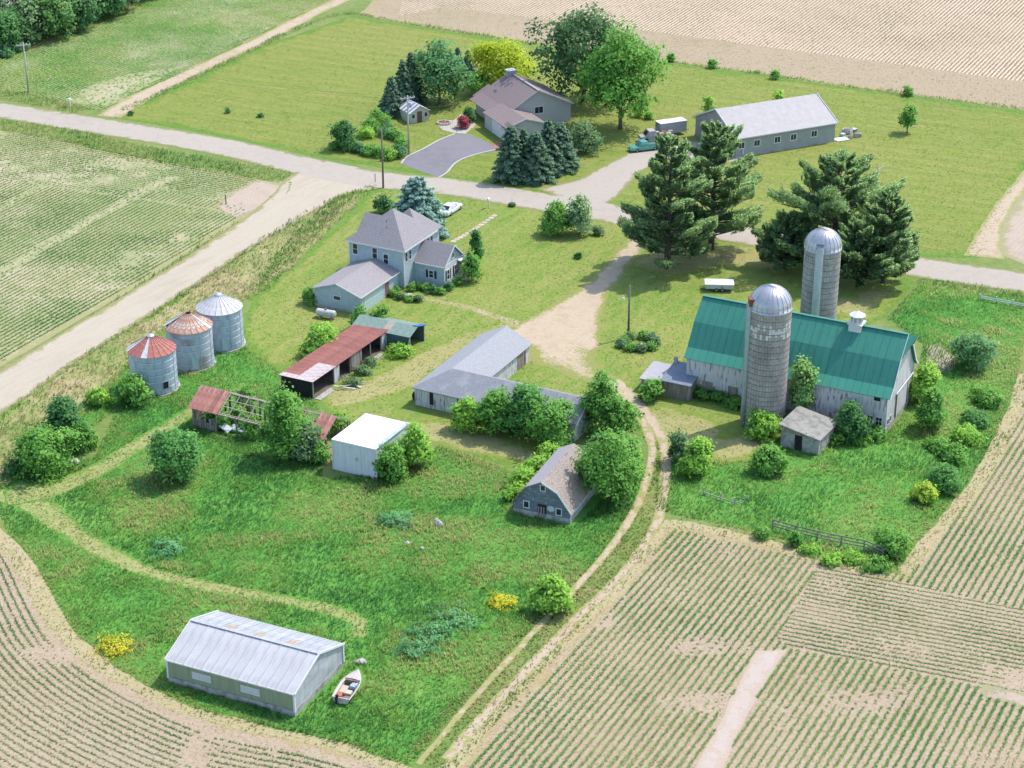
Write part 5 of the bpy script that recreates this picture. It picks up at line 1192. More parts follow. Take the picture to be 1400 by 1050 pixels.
def needle_tree(label, px, py, hgt, wid, cols, seed, kind='spruce', name=None, group=None, n=1.0, cat='tree', dy=0.0, bare=.1, ex=.85):
    q = np.random.default_rng(seed); p = W(px, py); t = thing(name or ('spruce_tree' if kind == 'spruce' else 'pine_tree'), label, cat, (p.x, p.y+dy, 0), 0, group)
    Ps, Ns, Ts, Ss, As = [], [], [], [], []; b = MB(); R_ = wid/2
    b.tube([(0,0,-.2),(0,0,hgt*.5),(0,0,hgt*.97)], [hgt*.022+.06, hgt*.014+.03, .03], 8)
    z = hgt*bare
    while z < hgt*.97:
        f = (z/hgt-bare)/(1-bare)
        if kind == 'spruce': ln = R_*(1-f)**ex*q.uniform(.9,1.1)+.12; nb = int(7+5*(1-f)); dz = hgt*.038
        else: ln = R_*min(1,(1.0-f)*1.55+.14)*q.uniform(.75,1.12); nb = 4; dz = hgt*.030
        a0 = q.uniform(0,6.28)
        for k in range(nb):
            a = a0 + 2*math.pi*k/nb + q.uniform(-.25,.25); l = ln*q.uniform(.72,1.15) if kind == 'spruce' else ln*q.uniform(.5,1.22)
            d = np.array([math.cos(a), math.sin(a), 0]); zt = z + q.uniform(-.4,.4)*dz
            if kind == 'spruce': slope = -.28*(1-f)+.05; 
            else: slope = q.uniform(-.14,.30) + .35*f
            tip = d*l + np.array([0,0,zt+slope*l + (.12*l if kind == 'pine' else 0)]); root = np.array([0,0,zt])
            b.tube([root, root*.5+tip*.5+np.array([0,0,-.03*l]), tip*.92+root*.08], [.05+.012*l,.03+.008*l,.012], 4, False)
            m = int((38 if kind == 'spruce' else 74)*max(.35,l)*n) + 8
            s = q.uniform(.18 if kind == 'spruce' else .38, 1.0, m)**.75
            side = np.array([-d[1], d[0], 0]); wv = (1.05-s*.75)*l*(.34 if kind == 'spruce' else .36)
            off = q.uniform(-1,1,m)*np.maximum(wv,.12)
            P = root + (tip-root)*s[:,None] + side*off[:,None]; P[:,2] += q.normal(0,.07,m) - np.abs(off)*.12
            if kind == 'pine': P[:,2] += q.uniform(-.18,.5,m)*(.6+.12*l) + .10*l*s*s
            Ps.append(P); Nn = q.normal(size=(m,3))*.5 + np.array([0,0,1.0]) + d*.45; Ns.append(Nn/np.linalg.norm(Nn,axis=1)[:,None])
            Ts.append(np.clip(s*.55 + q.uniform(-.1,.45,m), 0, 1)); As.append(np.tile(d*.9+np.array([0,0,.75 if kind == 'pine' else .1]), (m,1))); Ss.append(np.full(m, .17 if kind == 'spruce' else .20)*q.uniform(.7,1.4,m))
        z += dz*(1 if kind == 'pine' else 1)
    P = np.concatenate(Ps); Nn = np.concatenate(Ns); T = np.concatenate(Ts); S = np.concatenate(Ss); A = np.concatenate(As)
    k = P[:,2] > .1; P, Nn, T, S, A = P[k], Nn[k], T[k], S[k], A[k]
    SN = P*np.array([1,1,0])/max(R_,1)*.7 + Nn*.55 + np.array([0,0,.8 if kind == 'pine' else .4])
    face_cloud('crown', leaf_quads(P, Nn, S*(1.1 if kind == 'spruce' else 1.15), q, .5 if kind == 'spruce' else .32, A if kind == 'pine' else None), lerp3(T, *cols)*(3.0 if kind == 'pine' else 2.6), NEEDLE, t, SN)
    b.build('trunk', M_BARKP, t, True)
    return t

# far side
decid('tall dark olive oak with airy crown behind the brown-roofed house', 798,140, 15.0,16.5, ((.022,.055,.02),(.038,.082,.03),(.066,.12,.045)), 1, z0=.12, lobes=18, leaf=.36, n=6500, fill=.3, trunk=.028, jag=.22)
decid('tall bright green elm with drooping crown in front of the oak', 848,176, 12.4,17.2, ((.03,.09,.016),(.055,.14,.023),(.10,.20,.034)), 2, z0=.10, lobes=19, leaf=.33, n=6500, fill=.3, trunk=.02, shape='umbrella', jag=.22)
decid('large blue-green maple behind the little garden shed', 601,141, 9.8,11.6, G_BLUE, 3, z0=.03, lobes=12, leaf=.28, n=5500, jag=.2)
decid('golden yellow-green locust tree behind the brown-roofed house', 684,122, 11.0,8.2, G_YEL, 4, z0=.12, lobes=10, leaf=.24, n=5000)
decid('dark green bush under the golden tree', 655,130, 5.5,4.2, G_MID, 5, name='shrub', leaf=.2, n=1800, z0=.02)
for i, (x, y, h, w, l) in enumerate(((536,157,7.0,5.0,'nearest dark spruce left of the garden shed'),(552,150,9.2,5.2,'middle spruce against the blue-green maple'),(563,140,9.4,5.0,'rearmost tall spruce left of the maple'))):
    needle_tree(l, x, y, h, w, G_SPR, 20+i, group='spruces beside the garden shed')
for i, (x, y, h) in enumerate(((626,96,4.4),(640,99,4.2))):
    needle_tree('small spruce far behind, between the maple and the golden tree', x, y, h, 2.6, G_SPR, 25+i, group='small far spruces', n=1.2)
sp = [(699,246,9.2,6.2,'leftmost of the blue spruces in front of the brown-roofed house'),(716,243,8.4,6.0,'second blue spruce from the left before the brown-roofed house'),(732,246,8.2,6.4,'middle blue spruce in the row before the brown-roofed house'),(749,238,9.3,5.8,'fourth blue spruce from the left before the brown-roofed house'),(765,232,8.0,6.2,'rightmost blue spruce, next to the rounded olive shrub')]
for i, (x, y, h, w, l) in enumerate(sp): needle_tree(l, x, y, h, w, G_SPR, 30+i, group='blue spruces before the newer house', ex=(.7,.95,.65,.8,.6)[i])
decid('rounded olive shrub right of the blue spruces by the white tank', 796,206, 5.8,4.6, G_OLIVE, 6, name='shrub', leaf=.22, n=2600, z0=.02)
decid('dark rounded shrub at the left end of the garden', 471,203, 4.4,4.6, G_DARK, 7, name='shrub', leaf=.2, n=2400, z0=.02)
gb = [(457,204,2.2,1.2),(481,205,2.6,1.4),(492,208,2.8,1.5),(505,212,2.6,1.4),(519,214,3.2,1.7),(533,217,3.0,1.6),(546,214,3.0,1.8),(508,180,3.4,1.9),(520,172,4.6,2.4),(500,188,3.2,1.6),(528,186,3.4,1.7),(540,190,2.8,1.4),(549,200,2.2,1.2)]
for i, (x, y, w, h) in enumerate(gb): decid('low leafy plant in the flower garden beside the road', x, y, w, h, (G_MID, G_LITE, G_BLUE, G_MID)[i % 4], 50+i, name='garden_plant', cat='plant', leaf=.17, n=700, z0=0, group='plants of the flower garden', lobes=5)
decid('dark red shrub at the patio of the brown-roofed house', 633,175, 2.2,2.0, ((.10,.02,.025),(.17,.035,.04),(.24,.06,.06)), 64, name='shrub', leaf=.16, n=700, z0=0, lobes=5)
decid('dark green shrub behind the red one at the patio', 642,166, 2.4,2.6, G_DARK, 65, name='shrub', leaf=.16, n=800, z0=0, lobes=5)
decid('lone sapling in the far lawn right of the pole barn', 1240,182, 3.6,4.8, G_MID, 66, leaf=.2, n=1100, z0=.15, shape='cone', lobes=7)
decid('sapling behind the left end of the pole barn roof', 968,158, 2.2,3.6, G_LITE, 67, leaf=.18, n=500, z0=.1, lobes=5)
decid('sapling behind the middle of the pole barn roof', 1064,152, 2.4,3.6, G_LITE, 68, leaf=.18, n=500, z0=.1, lobes=5)
for i, (x, y) in enumerate(((873,160),(887,163))): decid('small bright shrub under the elm', x, y, 1.9,1.3, G_LITE, 69+i, name='shrub', leaf=.16, n=420, z0=0, lobes=4, group='small shrubs under the elm')
for i, (x, y) in enumerate(((918,84),(975,93),(1241,131),(1060,108))): decid(['tiny shrub at the field border right of the elm','tiny shrub at the field border above the pole barn roof','tiny shrub at the field border above the lone sapling','tiny shrub at the field border above the pole barn ridge'][i], x, y, 1.8,1.6, G_MID, 73+i, name='shrub', leaf=.2, n=260, z0=0, lobes=4, group='tiny shrubs on the field border')
for i, (x, y) in enumerate(((179,157),(312,154),(356,160))): decid('tiny shrub in the far left of the big lawn', x, y, 1.1,.8, G_DARK, 77+i, name='shrub', leaf=.15, n=160, z0=0, lobes=3, group='tiny shrubs in the big lawn')
# white pines
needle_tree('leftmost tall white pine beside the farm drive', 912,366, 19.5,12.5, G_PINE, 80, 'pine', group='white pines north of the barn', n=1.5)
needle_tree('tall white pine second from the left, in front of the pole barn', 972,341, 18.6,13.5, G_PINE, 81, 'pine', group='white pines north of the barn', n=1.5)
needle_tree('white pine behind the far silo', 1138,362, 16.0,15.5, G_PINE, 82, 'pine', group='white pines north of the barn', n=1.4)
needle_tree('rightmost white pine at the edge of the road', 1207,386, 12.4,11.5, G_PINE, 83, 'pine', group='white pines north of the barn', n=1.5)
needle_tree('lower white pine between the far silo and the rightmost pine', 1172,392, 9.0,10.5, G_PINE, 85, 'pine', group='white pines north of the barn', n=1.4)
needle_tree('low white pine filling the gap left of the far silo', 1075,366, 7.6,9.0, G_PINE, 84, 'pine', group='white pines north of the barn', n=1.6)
# farmhouse yard
needle_tree('silvery blue spruce behind the pale blue farmhouse', 571,318, 8.8,9.0, ((.03,.07,.055),(.075,.13,.105),(.17,.24,.20)), 86, n=1.3, ex=.55)
decid('dark shrub at the left of the silvery spruce', 523,291, 3.0,2.6, G_DARK, 87, name='shrub', n=800, z0=0)
for s_ in (0, 1):
    decid(('left, greener' if s_ == 0 else 'right, paler tipped') + ' half of the lilac clump on the front lawn', 762+s_*30, 320, 4.2,5.0+s_*.6, (G_MID, ((.04,.10,.035),(.09,.16,.06),(.26,.30,.18)))[s_], 88+s_, name='lilac', cat='shrub', leaf=.2, n=2600, z0=0, lobes=7, group='lilac clump')
decid('small round shrub right of the lilac clump', 819,321, 1.9,1.2, G_OLIVE, 91, name='shrub', leaf=.15, n=450, z0=0, lobes=4)
decid('tiny lone shrub in the middle of the front lawn', 791,353, 1.2,.9, G_DARK, 92, name='shrub', leaf=.13, n=260, z0=0, lobes=3)
decid('narrow dark arborvitae at the right end of the farmhouse', 651,372, 2.2,6.0, ((.015,.06,.015),(.025,.09,.02),(.05,.13,.03)), 93, name='arborvitae', cat='tree', leaf=.16, n=2000, z0=0, shape='cone', lobes=8)
decid('bright green bush leaning on the right gable of the farmhouse', 645,384, 2.8,4.2, G_MID, 94, name='shrub', leaf=.17, n=1400, z0=0)
decid('small bush at the left corner of the attached garage', 424,415, 2.2,2.2, G_MID, 95, name='shrub', leaf=.16, n=700, z0=0, lobes=5)
decid('light green bush at the back of the red-roofed shed', 438,484, 4.2,4.0, G_LITE, 96, name='shrub', leaf=.19, n=2200, z0=0)
decid('left of the two bushes overgrowing the far end of the red-roofed shed', 492,452, 2.6,3.4, G_MID, 97, name='shrub', leaf=.17, n=1300, z0=0)
decid('right of the two bushes overgrowing the far end of the red-roofed shed', 522,455, 3.6,3.8, G_MID, 98, name='shrub', leaf=.17, n=1700, z0=0)
decid('low weedy bush in front of the red-roofed shed', 548,484, 3.6,1.3, G_LITE, 99, name='shrub', leaf=.17, n=900, z0=0, lobes=6)
for i, (x, y, w) in enumerate(((497,512,2.2),(485,526,2.4),(508,500,1.8))): decid('weeds along the open front of the red-roofed shed', x, y, w,.9, G_OLIVE, 240+i, name='weed_clump', cat='weeds', leaf=.15, n=380, z0=0, lobes=4, group='weeds at the open shed')
# island bed by the yard pole and bed by the house
for i in range(9):
    a = i/9*6.28; decid('leafy plant in the round island bed at the yard pole', 874+22*math.cos(a), 472+9*math.sin(a), 1.7,.9, (G_OLIVE, G_MID)[i % 2], 100+i, name='bed_plant', cat='plant', leaf=.14, n=330, z0=0, lobes=4, group='plants of the island bed')
for i, (x, y) in enumerate(((538,405),(548,409),(560,412),(571,412),(541,399))): decid('leafy plant in the flower bed at the farmhouse garage', x, y, 1.5,.8, (G_MID, G_OLIVE)[i % 2], 112+i, name='bed_plant', cat='plant', leaf=.14, n=300, z0=0, lobes=4, group='plants of the house bed')
for i, (x, y) in enumerate(((563,398),(572,396),(582,398),(592,401),(602,403),(614,396),(626,390))): decid('low foundation plant along the wing of the farmhouse', x, y, 1.4,1.0, (G_MID, G_DARK)[i % 2], 118+i, name='bed_plant', cat='plant', leaf=.14, n=260, z0=0, lobes=4, group='foundation plants')
# around the L-shaped barn
decid('leftmost leafy bush before the L-shaped barn', 641,588, 3.9,3.9, G_LITE, 130, name='shrub', n=2200, z0=0)
decid('second leafy bush from the left before the L-shaped barn', 679,593, 4.1,5.8, G_MID, 131, name='shrub', n=2600, z0=0)
decid('tallest dark leafy tree before the L-shaped barn', 716,598, 4.6,6.8, ((.028,.09,.022),(.05,.135,.03),(.09,.19,.04)), 132, n=3000, z0=.03)
decid('rightmost leafy tree before the L-shaped barn', 751,609, 5.0,5.8, G_MID, 133, n=3200, z0=.03)
decid('leafy tree at the right end of the L-shaped barn', 822,590, 4.8,7.4, G_MID, 134, n=3200, z0=.05)
decid('smaller leafy tree beside the two-track drive', 848,598, 3.6,5.0, G_MID, 135, n=2000, z0=.05)
decid('wide leafy tree crowding the right side of the small gambrel barn', 832,682, 7.0,8.2, G_MID, 136, n=5200, z0=.02, lobes=11)
decid('leafy tree between the gambrel barn and the two-track drive', 860,660, 3.6,5.6, ((.045,.12,.025),(.08,.18,.035),(.14,.25,.05)), 137, n=2200, z0=.03)
for i, (x, y, w, h) in enumerate(((752,632,3.4,2.2),(735,648,3.4,2.3),(718,664,3.2,2.2),(708,680,2.6,1.8))): decid(['rearmost','second from the rear','second from the front','frontmost'][i]+' low bush in the hedge left of the small gambrel barn', x, y, w, h, G_LITE, 140+i, name='shrub', leaf=.18, n=1100, z0=0, group='hedge beside the gambrel barn')
decid('dark bush at the front corner of the white box shed', 538,656, 3.2,4.6, G_MID, 145, name='shrub', n=1900, z0=0)
decid('yellow-green bush at the right side of the white box shed', 568,638, 4.0,5.2, G_LITE, 146, name='shrub', n=2500, z0=0)
decid('small bush behind the left edge of the white box shed', 466,592, 2.6,2.6, G_LITE, 147, name='shrub', n=800, z0=0)
decid('big leafy tree growing through the ruined shed', 391,626, 5.2,8.6, G_MID, 148, n=4600, z0=.04, lobes=11)
decid('darker bush under the tree in the ruined shed', 418,630, 3.6,4.4, G_OLIVE, 149, name='shrub', n=1800, z0=0)
for i, (x, y, h) in enumerate(((305,585,2.0),(325,582,2.4),(345,598,2.6),(338,560,3.0),(290,575,1.6),(438,632,2.4))): decid(['bush under the bare rafters near the rusty left sheets','bush under the middle rafters of the ruined shed','bush beside the big tree in the ruined shed','bush behind the rafters of the ruined shed','low bush at the left end of the ruined shed','bush under the right-hand sheets of the ruined shed'][i], x, y, 2.4, h, G_MID, 150+i, name='shrub', leaf=.17, n=800, z0=0, lobes=5, group='bushes inside the ruined shed')
decid('round dense tree alone in the meadow left of the ruined shed', 243,656, 5.9,5.8, ((.03,.095,.025),(.055,.145,.035),(.095,.20,.05)), 157, n=4200, z0=.02, lobes=11)
decid('upright dark tree in the clump at the left edge', 90,604, 4.6,5.6, G_DARK, 158, n=2600, z0=.03)
decid('wide bright bush in the clump at the left edge', 64,644, 7.4,4.8, G_MID, 159, name='shrub', n=3800, z0=0, lobes=10)
decid('right bush in the clump at the left edge', 114,614, 3.4,3.4, G_MID, 160, name='shrub', n=1500, z0=0)
decid('dark low bush at the foot of the clump at the left edge', 26,646, 2.2,1.4, G_DARK, 161, name='shrub', n=500, z0=0, lobes=4)
decid('bush against the nearest grain bin', 182,552, 4.2,3.6, G_MID, 162, name='shrub', n=1900, z0=0)
decid('small bush left of the nearest grain bin', 137,552, 2.8,2.0, G_LITE, 163, name='shrub', n=800, z0=0, lobes=5)
decid('rounded yellow-green shrub standing alone in the lower meadow', 755,834, 3.9,3.7, G_LITE, 164, name='shrub', n=2600, z0=0)
# barn side
decid('pale green tree between the near silo and the milk house', 1094,574, 4.0,7.6, ((.05,.12,.03),(.10,.19,.05),(.20,.28,.10)), 170, n=3600, z0=.03, shape='cone', lobes=12)
decid('bush at the foot of the near silo', 1043,598, 4.2,2.9, G_LITE, 171, name='shrub', n=1700, z0=0)
decid('round bush in the grass below the near silo', 1051,644, 4.0,3.0, G_MID, 172, name='shrub', n=2000, z0=0)
decid('pale young tree at the bend of the two-track drive', 929,632, 2.8,3.8, G_OLIVE, 173, n=900, z0=.1, lobes=6)
decid('bright bush right of the bend of the two-track drive', 952,648, 3.2,4.4, G_LITE, 174, name='shrub', n=1800, z0=0)
decid('dark bush against the front of the barn right of the milk house', 1163,601, 3.8,4.2, G_DARK, 175, name='shrub', n=2000, z0=0)
decid('dark tree at the right end of the barn', 1270,586, 3.6,5.2, G_MID, 176, n=2200, z0=.02)
decid('bright bush at the far right corner of the barn', 1263,548, 3.6,4.6, G_LITE, 177, name='shrub', n=2000, z0=0)
decid('bush in the tall grass right of the barn', 1331,503, 5.0,4.6, ((.04,.10,.04),(.07,.15,.055),(.12,.20,.08)), 178, name='shrub', n=2800, z0=0)
decid('dark bush hiding the corner of the low lean-to', 890,546, 3.2,2.4, G_MID, 179, name='shrub', n=1200, z0=0)
for i, (x, y) in enumerate(((1196,600),(1140,604),(1178,606),(985,548),(1005,556),(960,544))): decid(['weeds at the right front corner of the barn','weeds between the milk house and the barn','weeds under the low windows of the barn','weeds at the middle of the barn wall left of the near silo','weeds beside the near silo at the barn wall','weeds at the left end of the barn wall'][i], x, y, 2.6,1.2, G_MID, 180+i, name='weed_clump', cat='weeds', leaf=.17, n=560, z0=0, lobes=5, group='weeds along the barn')
RL = ['topmost bush along the right-hand field edge','second bush from the top along the right-hand field edge','third bush from the top along the right-hand field edge','dark bush midway along the right-hand field edge','largest bush beside the yellow-green one on the right-hand field edge','bush below the yellow-green one on the right-hand field edge','bush at the right end of the wooden fence','small bush just above the fence end on the right-hand field edge','topmost bush along the right-hand field edge','low bush in the grass left of the right-hand bush row']
rs = [(1350,552,3.8,1.5),(1336,580,3.4,1.3),(1320,602,3.6,1.5),(1303,628,3.0,1.7),(1290,668,3.8,2.8),None,(1222,757,3.8,2.4),None,None,(1288,614,3.0,1.0)]
for i, r_ in enumerate(rs):
  if r_:
    x, y, w, h = r_; decid(RL[i], x, y, w, h, (G_MID, ((.03,.09,.024),(.05,.13,.032),(.09,.18,.045)), G_LITE)[i % 3], 190+i, name='shrub', leaf=.19, n=1400, z0=0, group='bushes along the right field edge', lobes=6)
decid('bright yellow-green bush in the row along the right-hand field edge', 1262,684, 2.8,2.0, ((.09,.15,.02),(.16,.23,.025),(.24,.31,.04)), 201, name='shrub', n=1200, z0=0, lobes=6)
FL = ['upright bush in front of the second fence post','small bush below the middle of the wooden fence','bush left of the wooden fence','low bush below the fourth fence post','wide low bush at the lowest corner of the fenced grass','tiny bush between fence and corn field']
for i, (x, y, w, h) in enumerate(((1088,746,1.6,1.6),(1137,770,2.4,.7),(1043,735,1.6,1.2),(1168,768,2.8,.7),(1200,778,3.0,.9),(1112,757,2.0,.6))): decid(FL[i], x, y, w, h, (G_MID, G_LITE)[i % 2], 205+i, name='shrub', leaf=.16, n=560, z0=0, lobes=4, group='small bushes at the fence')
# flowers
YF = ((.10,.18,.03),(.30,.27,.02),(.36,.32,.02))
decid('patch of yellow flowers beside the yellow-green shrub', 684,826, 3.0,.6, YF, 215, name='flower_patch', cat='flowers', leaf=.11, n=700, z0=0, lobes=12, jag=.7)
decid('patch of yellow flowers at the lower left field edge', 155,888, 4.4,.65, YF, 216, name='flower_patch', cat='flowers', leaf=.11, n=800, z0=0, lobes=12, jag=.7)
for i, (x, y, w) in enumerate(((588,872,5.0),(618,850,5),(570,890,4),(540,715,3.5),(225,752,4))): decid(['bluish weed patch nearest the boat in the lower meadow','bluish weed patch between the boat and the yellow flowers','lowest bluish weed patch right of the boat','bluish weed patch below the white box shed','bluish weed patch beside the trail in the left meadow'][i], x, y, w,.75, ((.04,.13,.05),(.07,.17,.07),(.11,.21,.09)), 217+i, name='weed_patch', cat='weeds', leaf=.13, n=700, z0=0, lobes=12, jag=.6, group='bluish weed patches')
# wood, upper left
wq = np.random.default_rng(5)
wood = [(-30,60),(10,70),(40,56),(75,48),(105,40),(140,24),(165,12),(190,-2),(-5,40),(30,36),(70,30),(100,16),(130,4),(5,15),(50,8),(85,-8),(-40,30),(20,-12),(150,-14)]
for i, (x, y) in enumerate(wood):
    decid('dense dark tree of the wood in the upper left corner', x+wq.uniform(-6,6), y+wq.uniform(-2,2), wq.uniform(7.5,10), wq.uniform(7,10.5), (((.02,.06,.025),(.035,.09,.032),(.07,.14,.045)), G_DARK, G_OLIVE, ((.03,.08,.03),(.055,.12,.035),(.12,.20,.055)))[i % 4], 260+i, leaf=.36, n=2300, z0=.04, lobes=9, group='trees of the wood', fill=.15)
for i, (x, y) in enumerate(((8,77),(25,70),(-8,82))): decid('low bright shrub at the foot of the wood', x, y, 3.4,1.8, G_BLUE, 290+i, name='shrub', leaf=.22, n=600, z0=0, group='shrubs at the wood edge')
decid('bare grey dead tree in front of the wood', 18,58, 7,9, ((.22,.19,.17),(.30,.27,.25),(.38,.35,.32)), 294, leaf=.12, n=500, z0=.3, fill=.5)

# ------------------------------------------------------------------ poles, wires, small things
M_POLE = mat('pole_wood', (.14,.11,.085),(.22,.18,.145),3,.95,stretch=(1,1,.2))
M_POLEG = mat('grey_pole_wood', (.34,.31,.27),(.44,.41,.37),3,.95,stretch=(1,1,.2))
POLES = {}
def pole(label, px, py, h, m, arm=None, trans=False, name='utility_pole'):
    p = W(px, py); t = thing(name, label, 'pole', p); POLES[label] = p
    MB().tube([(0,0,-.3),(0,0,h)], [.17,.11], 10).build('post', m, t, True)
    if arm is not None:
        d = Vector((math.cos(arm), math.sin(arm), 0)); b = MB(); b.beam(-d*1.25+Vector((0,0,h-.45)), d*1.25+Vector((0,0,h-.45)), .12, .16); b.build('crossarm', mat('pale_arm', (.48,.45,.43),(.58,.55,.53),3,.9), t)
        for s in (-1.1,-.45,.45,1.1): MB().lathe([(.04,0),(.08,.06),(.06,.2),(0,.22)], 8).build('insulator', M_TRIM, t, loc=d*s+Vector((0,0,h-.37)))
    if trans: MB().lathe([(0,0),(.24,.0),(.26,.08),(.26,.72),(.2,.8),(0,.82)], 14).build('transformer', M_GALV, t, True, loc=(.42,-.1,h-1.9))
    return t
pole('grey utility pole with crossarm beside the little garden shed', 559,212,10.0, M_POLEG, R(25), True)
pole('dark utility pole at the junction of the two roads', 524,257,9.7, M_POLE)
pole('grey utility pole with crossarm before the wood', 39,126,9.0, M_POLEG, R(20))
yp = pole('tall dark yard pole rising from the island bed', 859,461,7.3, M_POLE)
MB().lathe([(0,0),(.12,.0),(.2,-.2),(.16,-.26),(0,-.26)], 12).build('lamp_head', M_TRIM, yp, loc=(-.75,-.1,5.6)); MB().tube([(0,0,5.4),(-.75,-.1,5.62)], .03, 6).build('lamp_arm', M_GALV, yp)
pw = thing('utility_pole', 'pale pole with meter boxes showing above the right-hand pines', 'pole', W(1196,290))
MB().tube([(0,0,-.2),(0,0,7.0)], [.13,.10], 10).build('post', M_POLEG, pw, True)
MB().beam((-.5,0,6.3),(.9,.3,7.2),.12,.14).build('crossarm', M_TRIM, pw); MB().box(-.2,.2,-.16,.16,3.9,4.9).build('meter_box', M_TRIM, pw)
def wire(label, a, b, sag=.8, r=.012):
    a, b = Vector(a), Vector(b); pts = [a.lerp(b, k/14) - Vector((0,0,sag*4*(k/14)*(1-k/14))) for k in range(15)]
    o = MB().tube(pts, r, 5).build('overhead_wire', M_HOOP); tag(o, label, 'wire', 'overhead wires')
pa, pb, pc = W(559,212), W(524,257), W(39,126)
for s in (-1.1, 1.1): 
    d = Vector((math.cos(R(25)), math.sin(R(25)), 0))*s
    wire('overhead wire running left along the road from the garden-shed pole', pa+d+Vector((0,0,9.6)), pc+d+Vector((0,0,8.6)), 1.6)
    wire('overhead wire leaving the left-hand pole before the wood', pc+d+Vector((0,0,8.6)), pc+d+Vector((-45,14,8.6)), 1.2)
wire('service wire from the garden-shed pole down to the house', pa+Vector((0,0,8.2)), (-7.5,326,3.4), .5)
for k in range(2): wire('guy wire slanting from the garden-shed pole to the garden', pa+Vector((0,0,7.8-k)), pa+Vector((-4.2-k*.8,-.6,.05)), .02)
# mailboxes and posts
def mailbox(label, px, py, m1=M_TRIM, two=False):
    p = W(px, py); t = thing('mailbox', label, 'mailbox', p, R(-20))
    MB().box(-.07,.07,-.07,.07,-.1,1.25).build('post', m1, t)
    b = MB(); n = 8; pr = [(-.13,1.25),(.13,1.25)] + [(.13*math.cos(a), 1.45+.13*math.sin(a)) for a in np.linspace(0, math.pi, n)]; b.prism(pr, -.4, .3, 'y'); b.build('box', m1, t)
    MB().beam((0,-.3,1.2),(0,.3,1.2),.1,.06).build('arm', m1, t)
    if two: MB().beam((-.6,0,1.3),(.6,0,1.3),.12,.1).build('name_board', m1, t)
mailbox('white mailbox at the roadside in front of the farmhouse', 668,284)
mailbox('white mailbox across the road by the far left field', 96,146, two=True)
o = MB().tube([(0,0,-.2),(0,0,1.5)], .09, 8).build('marker_post', M_POLE, loc=W(309,279)); tag(o, 'lone dark wooden post in the left-hand field', 'post')
o = MB().tube([(0,0,-.2),(0,0,1.4)], .06, 8).build('marker_post', M_POLE, loc=W(513,249)); tag(o, 'short thin post at the road junction', 'post')
st = thing('planter', 'low dark planter with a pale stake at the roadside', 'planter', W(700,282))
MB().lathe([(0,0),(.5,.0),(.62,.3),(.5,.5),(0,.55)], 16).build('tub', mat('dark_planting', (.03,.06,.02),(.06,.10,.03),4,.9), st); MB().tube([(0,0,.4),(0,0,1.5)], .04, 6).build('stake', M_TRIM, st)
def rock(label, px, py, s, m, seed, group=None, sq=.7):
    q = np.random.default_rng(seed); bm = bmesh.new(); bmesh.ops.create_icosphere(bm, subdivisions=3, radius=1)
    for v in bm.verts:
        f = 1 + .35*(fbm(np.array([v.co.x*2+v.co.z]), np.array([v.co.y*2-v.co.z]), 1.0, seed)[0]-.5)*2; v.co = Vector((v.co.x*f*s, v.co.y*f*s*.8, v.co.z*f*s*sq))
    me = bpy.data.meshes.new('rock'); bm.to_mesh(me); bm.free(); me.materials.append(m)
    o = link('rock', me, None, W(px, py)+Vector((0,0,s*sq*.45))); tag(o, label, 'rock', group); return o
M_ROCK = mat('pale_rock', (.42,.39,.35),(.58,.55,.50),3,.9,bump=.5)
rock('tall pale boulder standing in the tall meadow grass', 600,719,.42,M_ROCK,1,None,1.0)
rock('whitish boulder capping the pile in the meadow', 597,713,.34,M_ROCK,2)
rock('grey stone left of the boulder in the meadow', 557,744,.32,M_ROCK,3); rock('small stone below the boulder in the meadow', 577,751,.26,M_ROCK,4)
rock('pale stone heap between the boat and the machine shed', 495,906,.42,M_ROCK,5); rock('brownish stone in the heap above the boat', 489,907,.38,mat('brown_rock',(.28,.24,.2),(.38,.33,.28),3,.9),6)
rock('white rock in the flower bed at the farmhouse garage', 559,405,.55,M_ROCK,7,None,.5); rock('white rock in the middle of the island bed', 877,473,.6,M_ROCK,8,None,.4)
rock('pale rock at the foot of the left-edge clump', 103,634,.6,M_ROCK,9)
# propane tanks
def tank(label, px, py, L, r, rz):
    t = thing('propane_tank', label, 'tank', W(px, py), rz); m = mat('tank_paint', (.52,.51,.49),(.62,.61,.59),2,.5,c3=(.36,.34,.31),s3=1.2,t3=(.55,.7))
    pr = [(0,-L/2)] + [(r*math.sin(a), -L/2+r*.6*(1-math.cos(a))) for a in np.linspace(.2,math.pi/2,6)] + [(r*math.cos(a), L/2-r*.6*(1-math.sin(a))) for a in np.linspace(0,math.pi/2-.2,6)] + [(0,L/2)]
    b = MB().lathe(pr, 20); b.v = [(z,y,x) for x,y,z in b.v]; b.build('vessel', m, t, True, loc=(0,0,r+.25))
    for x in (-L*.28, L*.28): MB().box(x-.12,x+.12,-r*.7,r*.7,-.05,.55).build('saddle', M_CONC, t)
    MB().lathe([(.16,-.05),(.16,.14),(.1,.2),(0,.22)], 10).build('valve_dome', M_HOOP, t, loc=(0,0,2*r+.25))
tank('white propane tank on the lawn before the attached garage', 446,435,2.9,.5,R(-22)); tank('white propane tank between spruces and rounded shrub', 783,212,1.7,.42,R(30))

